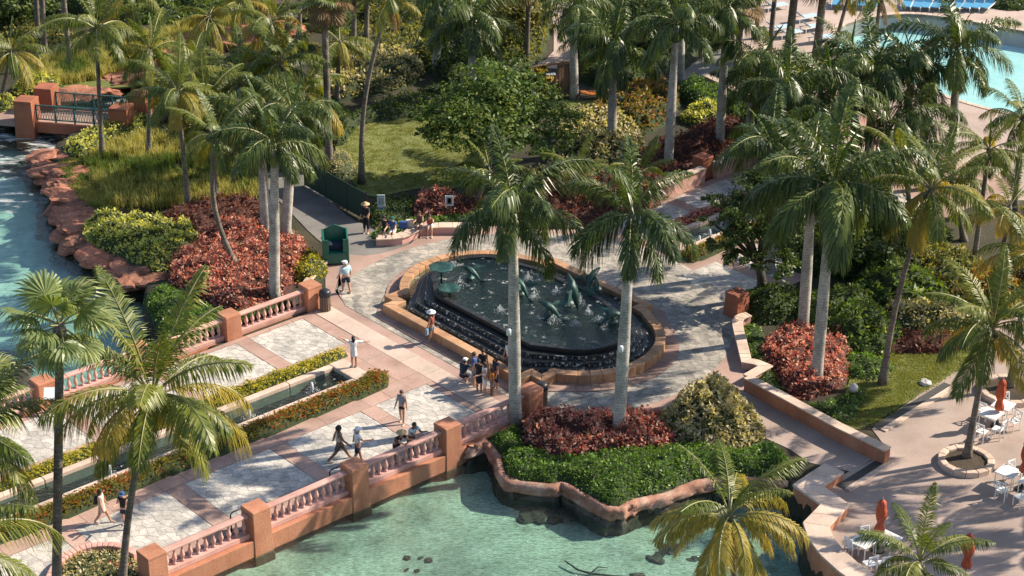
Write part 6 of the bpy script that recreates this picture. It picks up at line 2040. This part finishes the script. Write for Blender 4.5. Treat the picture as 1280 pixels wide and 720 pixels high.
    if not dress and bottom:
        V3, E3, R3 = [pel + Vector((0, 0, .06)), pel], [(0, 1)], [(.165, .135), (.185, .15)]
        for s in (-1, 1):
            hip, knee, ank, toe = J[s]
            n0 = len(V3)
            V3 += [hip, hip.lerp(knee, min(1, leg))]; R3 += [.12, .10 if leg <= 1 else .085]
            E3 += [(1, n0), (n0, n0 + 1)]
            if leg > 1: V3.append(knee.lerp(ank, leg - 1)); R3.append(.07); E3.append((n0 + 1, n0 + 2))
        skin_obj('shorts' if leg < 1 else 'trousers', V3, E3, R3, bottom, root, root=1)
    for s in (-1, 1):
        hip, knee, ank, toe = J[s]
        MB().box((ank.lerp(toe, .5) + Vector((0, .02, -.02))), (.085, .25, .07), taper=.85).obj('shoe', M[shoes], root, bevel=.02)
    # hair: cap plus a fall behind
    hm = MB()
    c = hd + Vector((0, -.012, .075))
    hm.lathe([(.088, -.03), (.098, .02), (.085, .075), (.05, .105), (.0, .115)], 12, c)
    hm.lathe([(.06, -.1 - hairlen), (.085, -.06 - hairlen * .5), (.09, .0), (.07, .05)], 10, c + Vector((0, -.04, 0)))
    hm.obj('hair', M[hair], root, smooth=True)
    if hat:
        b3 = hd + Vector((0, 0, .125))
        if hat[1] == 'brim':
            MB().lathe([(.24, -.015), (.235, .005), (.12, .012), (.105, .09), (.07, .115), (.0, .12)], 18, b3, wob=lambda a, zz: 1 + .03 * math.sin(2 * a)).obj('hat', M[hat[0]], root, smooth=True)
        else:
            cm = MB().lathe([(.108, -.045), (.112, .0), (.09, .06), (.0, .085)], 14, b3)
            cm.box(b3 + Vector((0, .13, -.03)), (.14, .12, .015))
            cm.obj('cap', M[hat[0]], root)
    if bag:
        sh, elb, wr, d2 = SH[bag[1]]
        q = wr + Vector((0, 0, -.2)) if bag[2] == 'hand' else pel + Vector((bag[1] * .02, -.2, .28))
        bo = MB().box((0, 0, 0), (.32, .15, .34), taper=.85)
        o = bo.obj('carried_bag', M[bag[0]], None, root.matrix_basis @ q if False else None, bevel=.04)
        Mx = Matrix.Translation(root.location) @ Matrix.Rotation(math.radians(face), 4, 'Z')
        o.location = Mx @ (q * k)
        o.rotation_euler.z = math.radians(face)
        tag(o, bag[3], 'bag')
    return root


W = ((24, 4), (-14, 22))                                 # mid stride
person(433, 366, -150 + 180, 'man in pale blue shirt, white hat and dark shorts seen from behind by the kiosk', 'skin_light', 'hair_grey', hat=('white_cloth', 'cap'), top='sky_cloth', sleeve=1.3, bottom='navy_cloth', leg=.85, legs=((10, 2), (-8, 10)), h=1.74, build=1.2)
person(443, 459, 15, 'girl in a white dress with arms stretched out standing on the channel coping', 'skin_tan', 'hair_dark', .12, dress=('white_cloth', False), sleeve=1.2, legs=((0, 0), (6, 12)), arms=((8, 128, 0), (12, 80, 0)), z=.345, h=1.58)
person(540, 428, 70, 'woman in a wide white hat, rust top and denim shorts by the fountain rim', 'skin_tan', 'hair_brown', .15, hat=('white_cloth', 'brim'), top='rust_cloth', sleeve=.2, bottom='denim', leg=.55, legs=((6, 0), (-6, 6)), h=1.66, bag=('denim', -1, 'hand', 'blue grey bag hanging from the hand of the woman by the fountain rim'))
grp = 'visitors gathered by the pier at the fountain'
person(578, 480, -30, 'person in dark blue crouching at the left of the group by the fountain', 'skin_tan', 'hair_dark', hat=('white_cloth', 'cap'), top='navy_cloth', sleeve=1.4, bottom='navy_cloth', leg=1.6, legs=((95, 120), (80, 125)), pitch=25, arms=((55, 8, 30), (60, 8, 30)), group=grp)
person(593, 483, -100, 'man in a blue and white shirt and denim shorts in the group by the fountain', 'skin_light', 'hair_brown', top='blue_cloth', sleeve=.6, bottom='denim', leg=.9, group=grp, h=1.76)
person(599, 490, 160, 'woman in a long black dress in the group by the fountain', 'skin_tan', 'hair_dark', .15, dress=('black_cloth', True), sleeve=.2, group=grp, h=1.66)
person(606, 493, 100, 'woman in a white top and white trousers in the group by the fountain', 'skin_light', 'hair_dark', .2, top='white_cloth', sleeve=.2, bottom='white_cloth', leg=1.3, arms=((40, 10, 40), (20, 10, 30)), group=grp, h=1.64)
person(615, 495, 110, 'child in an orange shirt in the group by the fountain', 'skin_dark', 'hair_dark', .1, top='orange_cloth', sleeve=.5, bottom='grey_cloth', leg=.7, group=grp, h=1.42)
person(620, 487, 120, 'person in dark navy at the right end of the group by the fountain', 'skin_tan', 'hair_dark', .1, top='navy_cloth', sleeve=.5, bottom='navy_cloth', leg=1.2, group=grp, h=1.7)
person(604, 478, 180, 'person in dark clothes at the back of the group by the fountain', 'skin_tan', 'hair_dark', top='black_cloth', sleeve=.5, bottom='grey_cloth', leg=.9, group=grp, h=1.7)
person(637, 468, 150, 'person in white half hidden behind the left fountain palm trunk', 'skin_tan', 'hair_dark', top='white_cloth', sleeve=.5, bottom='brown_cloth', leg=1.5, h=1.68)
person(503, 529, 165, 'woman in a grey top and black shorts walking on the bridge flagstones', 'skin_light', 'hair_brown', .05, top='grey_cloth', sleeve=.15, bottom='black_cloth', leg=.5, legs=((10, 2), (-8, 8)), h=1.66)
person(425, 576, -75, 'man in a pale tank top and brown shorts striding past the bridge pier', 'skin_dark', 'hair_dark', top='tan_cloth', sleeve=0, bottom='brown_cloth', leg=.85, legs=((28, 4), (-24, 20)), arms=((-22, 16, 12), (22, 18, 25)), h=1.8, build=1.15)
person(448, 579, -70, 'man in a white shirt and white cap beside the bridge pier', 'skin_tan', 'hair_grey', hat=('white_cloth', 'cap'), top='white_cloth', sleeve=.6, bottom='navy_cloth', leg=.85, legs=((12, 2), (-14, 14)), arms=((-12, 20, 10), (35, 12, 60)), h=1.74, build=1.12)
person(0, 0, -140, 'person in a straw hat and black shirt leaning on the bridge handrail', 'skin_tan', 'hair_brown', hat=('straw', 'brim'), top='black_cloth', sleeve=.6, bottom='navy_cloth', leg=.9, pitch=38, arms=((62, 10, 50), (62, 10, 50)), h=1.7, pos=st(42.75, -6.62))
person(0, 0, -140, 'person in a grey blue shirt leaning on the bridge handrail beside the straw hat', 'skin_dark', 'hair_dark', top='sky_cloth', sleeve=.6, bottom='navy_cloth', leg=.9, pitch=26, arms=((55, 10, 60), (55, 10, 60)), h=1.74, pos=st(43.5, -6.66))
person(129, 654, -95, 'woman in a beige dress walking along the red hedge', 'skin_tan', 'hair_dark', .06, dress=('tan_cloth', False), sleeve=.3, legs=W, h=1.64, bag=('black_cloth', -1, 'back', 'dark backpack on the woman in the beige dress'))
person(157, 659, 175, 'person in a blue cap and black top walking beside the beige dress', 'skin_light', 'hair_dark', hat=('blue_cloth', 'cap'), top='black_cloth', sleeve=.3, bottom='navy_cloth', leg=.6, legs=((16, 2), (-10, 14)), arms=((40, 8, 70), (40, 8, 70)), h=1.68)
person(458, 291, 170, 'person in black clothes and a straw hat at the end of the windscreen', 'skin_tan', 'hair_dark', hat=('straw', 'brim'), top='black_cloth', sleeve=1.4, bottom='black_cloth', leg=1.7, arms=((50, 14, 40), (20, 10, 20)), h=1.72)
S2 = ((82, 78), (80, 70))
sg = 'visitors sitting on the bench wall'
person(482, 299, 155, 'woman in dark clothes sitting at the left end of the bench wall', 'skin_light', 'hair_dark', .1, top='black_cloth', sleeve=.3, bottom='black_cloth', leg=.6, legs=((80, 62), (76, 70)), pitch=8, arms=((30, 8, 45), (30, 8, 45)), group=sg)
person(492, 299, 165, 'person in a blue shirt sitting between the two women on the bench wall', 'skin_light', 'hair_brown', top='blue_cloth', sleeve=.6, bottom='white_cloth', leg=.8, legs=S2, pitch=12, arms=((40, 10, 45), (40, 10, 45)), group=sg, hat=('green_paint', 'cap'))
person(525, 292, 175, 'woman in a dark top sitting near the middle of the bench wall', 'skin_tan', 'hair_brown', .1, top='brown_cloth', sleeve=.3, bottom='tan_cloth', leg=.6, legs=S2, pitch=10, arms=((45, 8, 55), (45, 8, 55)), group=sg)
person(538, 292, 178, 'person in a rust top bending forward on the bench wall', 'skin_light', 'hair_brown', .05, top='rust_cloth', sleeve=.4, bottom='white_cloth', leg=.7, legs=S2, pitch=35, arms=((70, 8, 40), (70, 8, 40)), group=sg)
person(1093, 193, 160, 'person in a white shirt on the walkway between the royal palms, left of two', 'skin_tan', 'hair_dark', top='white_cloth', sleeve=.6, bottom='brown_cloth', leg=.9)
person(1100, 203, 165, 'person in a white shirt and dark trousers on the walkway, right of two', 'skin_tan', 'hair_dark', top='white_cloth', sleeve=.6, bottom='navy_cloth', leg=1.6, legs=W)
person(968, 6, 170, 'person in white standing at the top of the pool steps', 'skin_tan', 'hair_dark', top='white_cloth', sleeve=.6, bottom='white_cloth', leg=1.2)
# bags on the bench
for x, y, mm, lab in ((504, 285, 'blue_cloth', 'blue patterned bag on the bench wall beside the blue shirt'), (512, 283, 'tan_cloth', 'straw beach bag on the middle of the bench wall')):
    p = at(x, y, .45)
    tag(MB().box((0, 0, .2), (.5, .3, .4), taper=.8).obj('beach_bag', M[mm], None, (p.x, p.y, .45), bevel=.05), lab, 'bag')
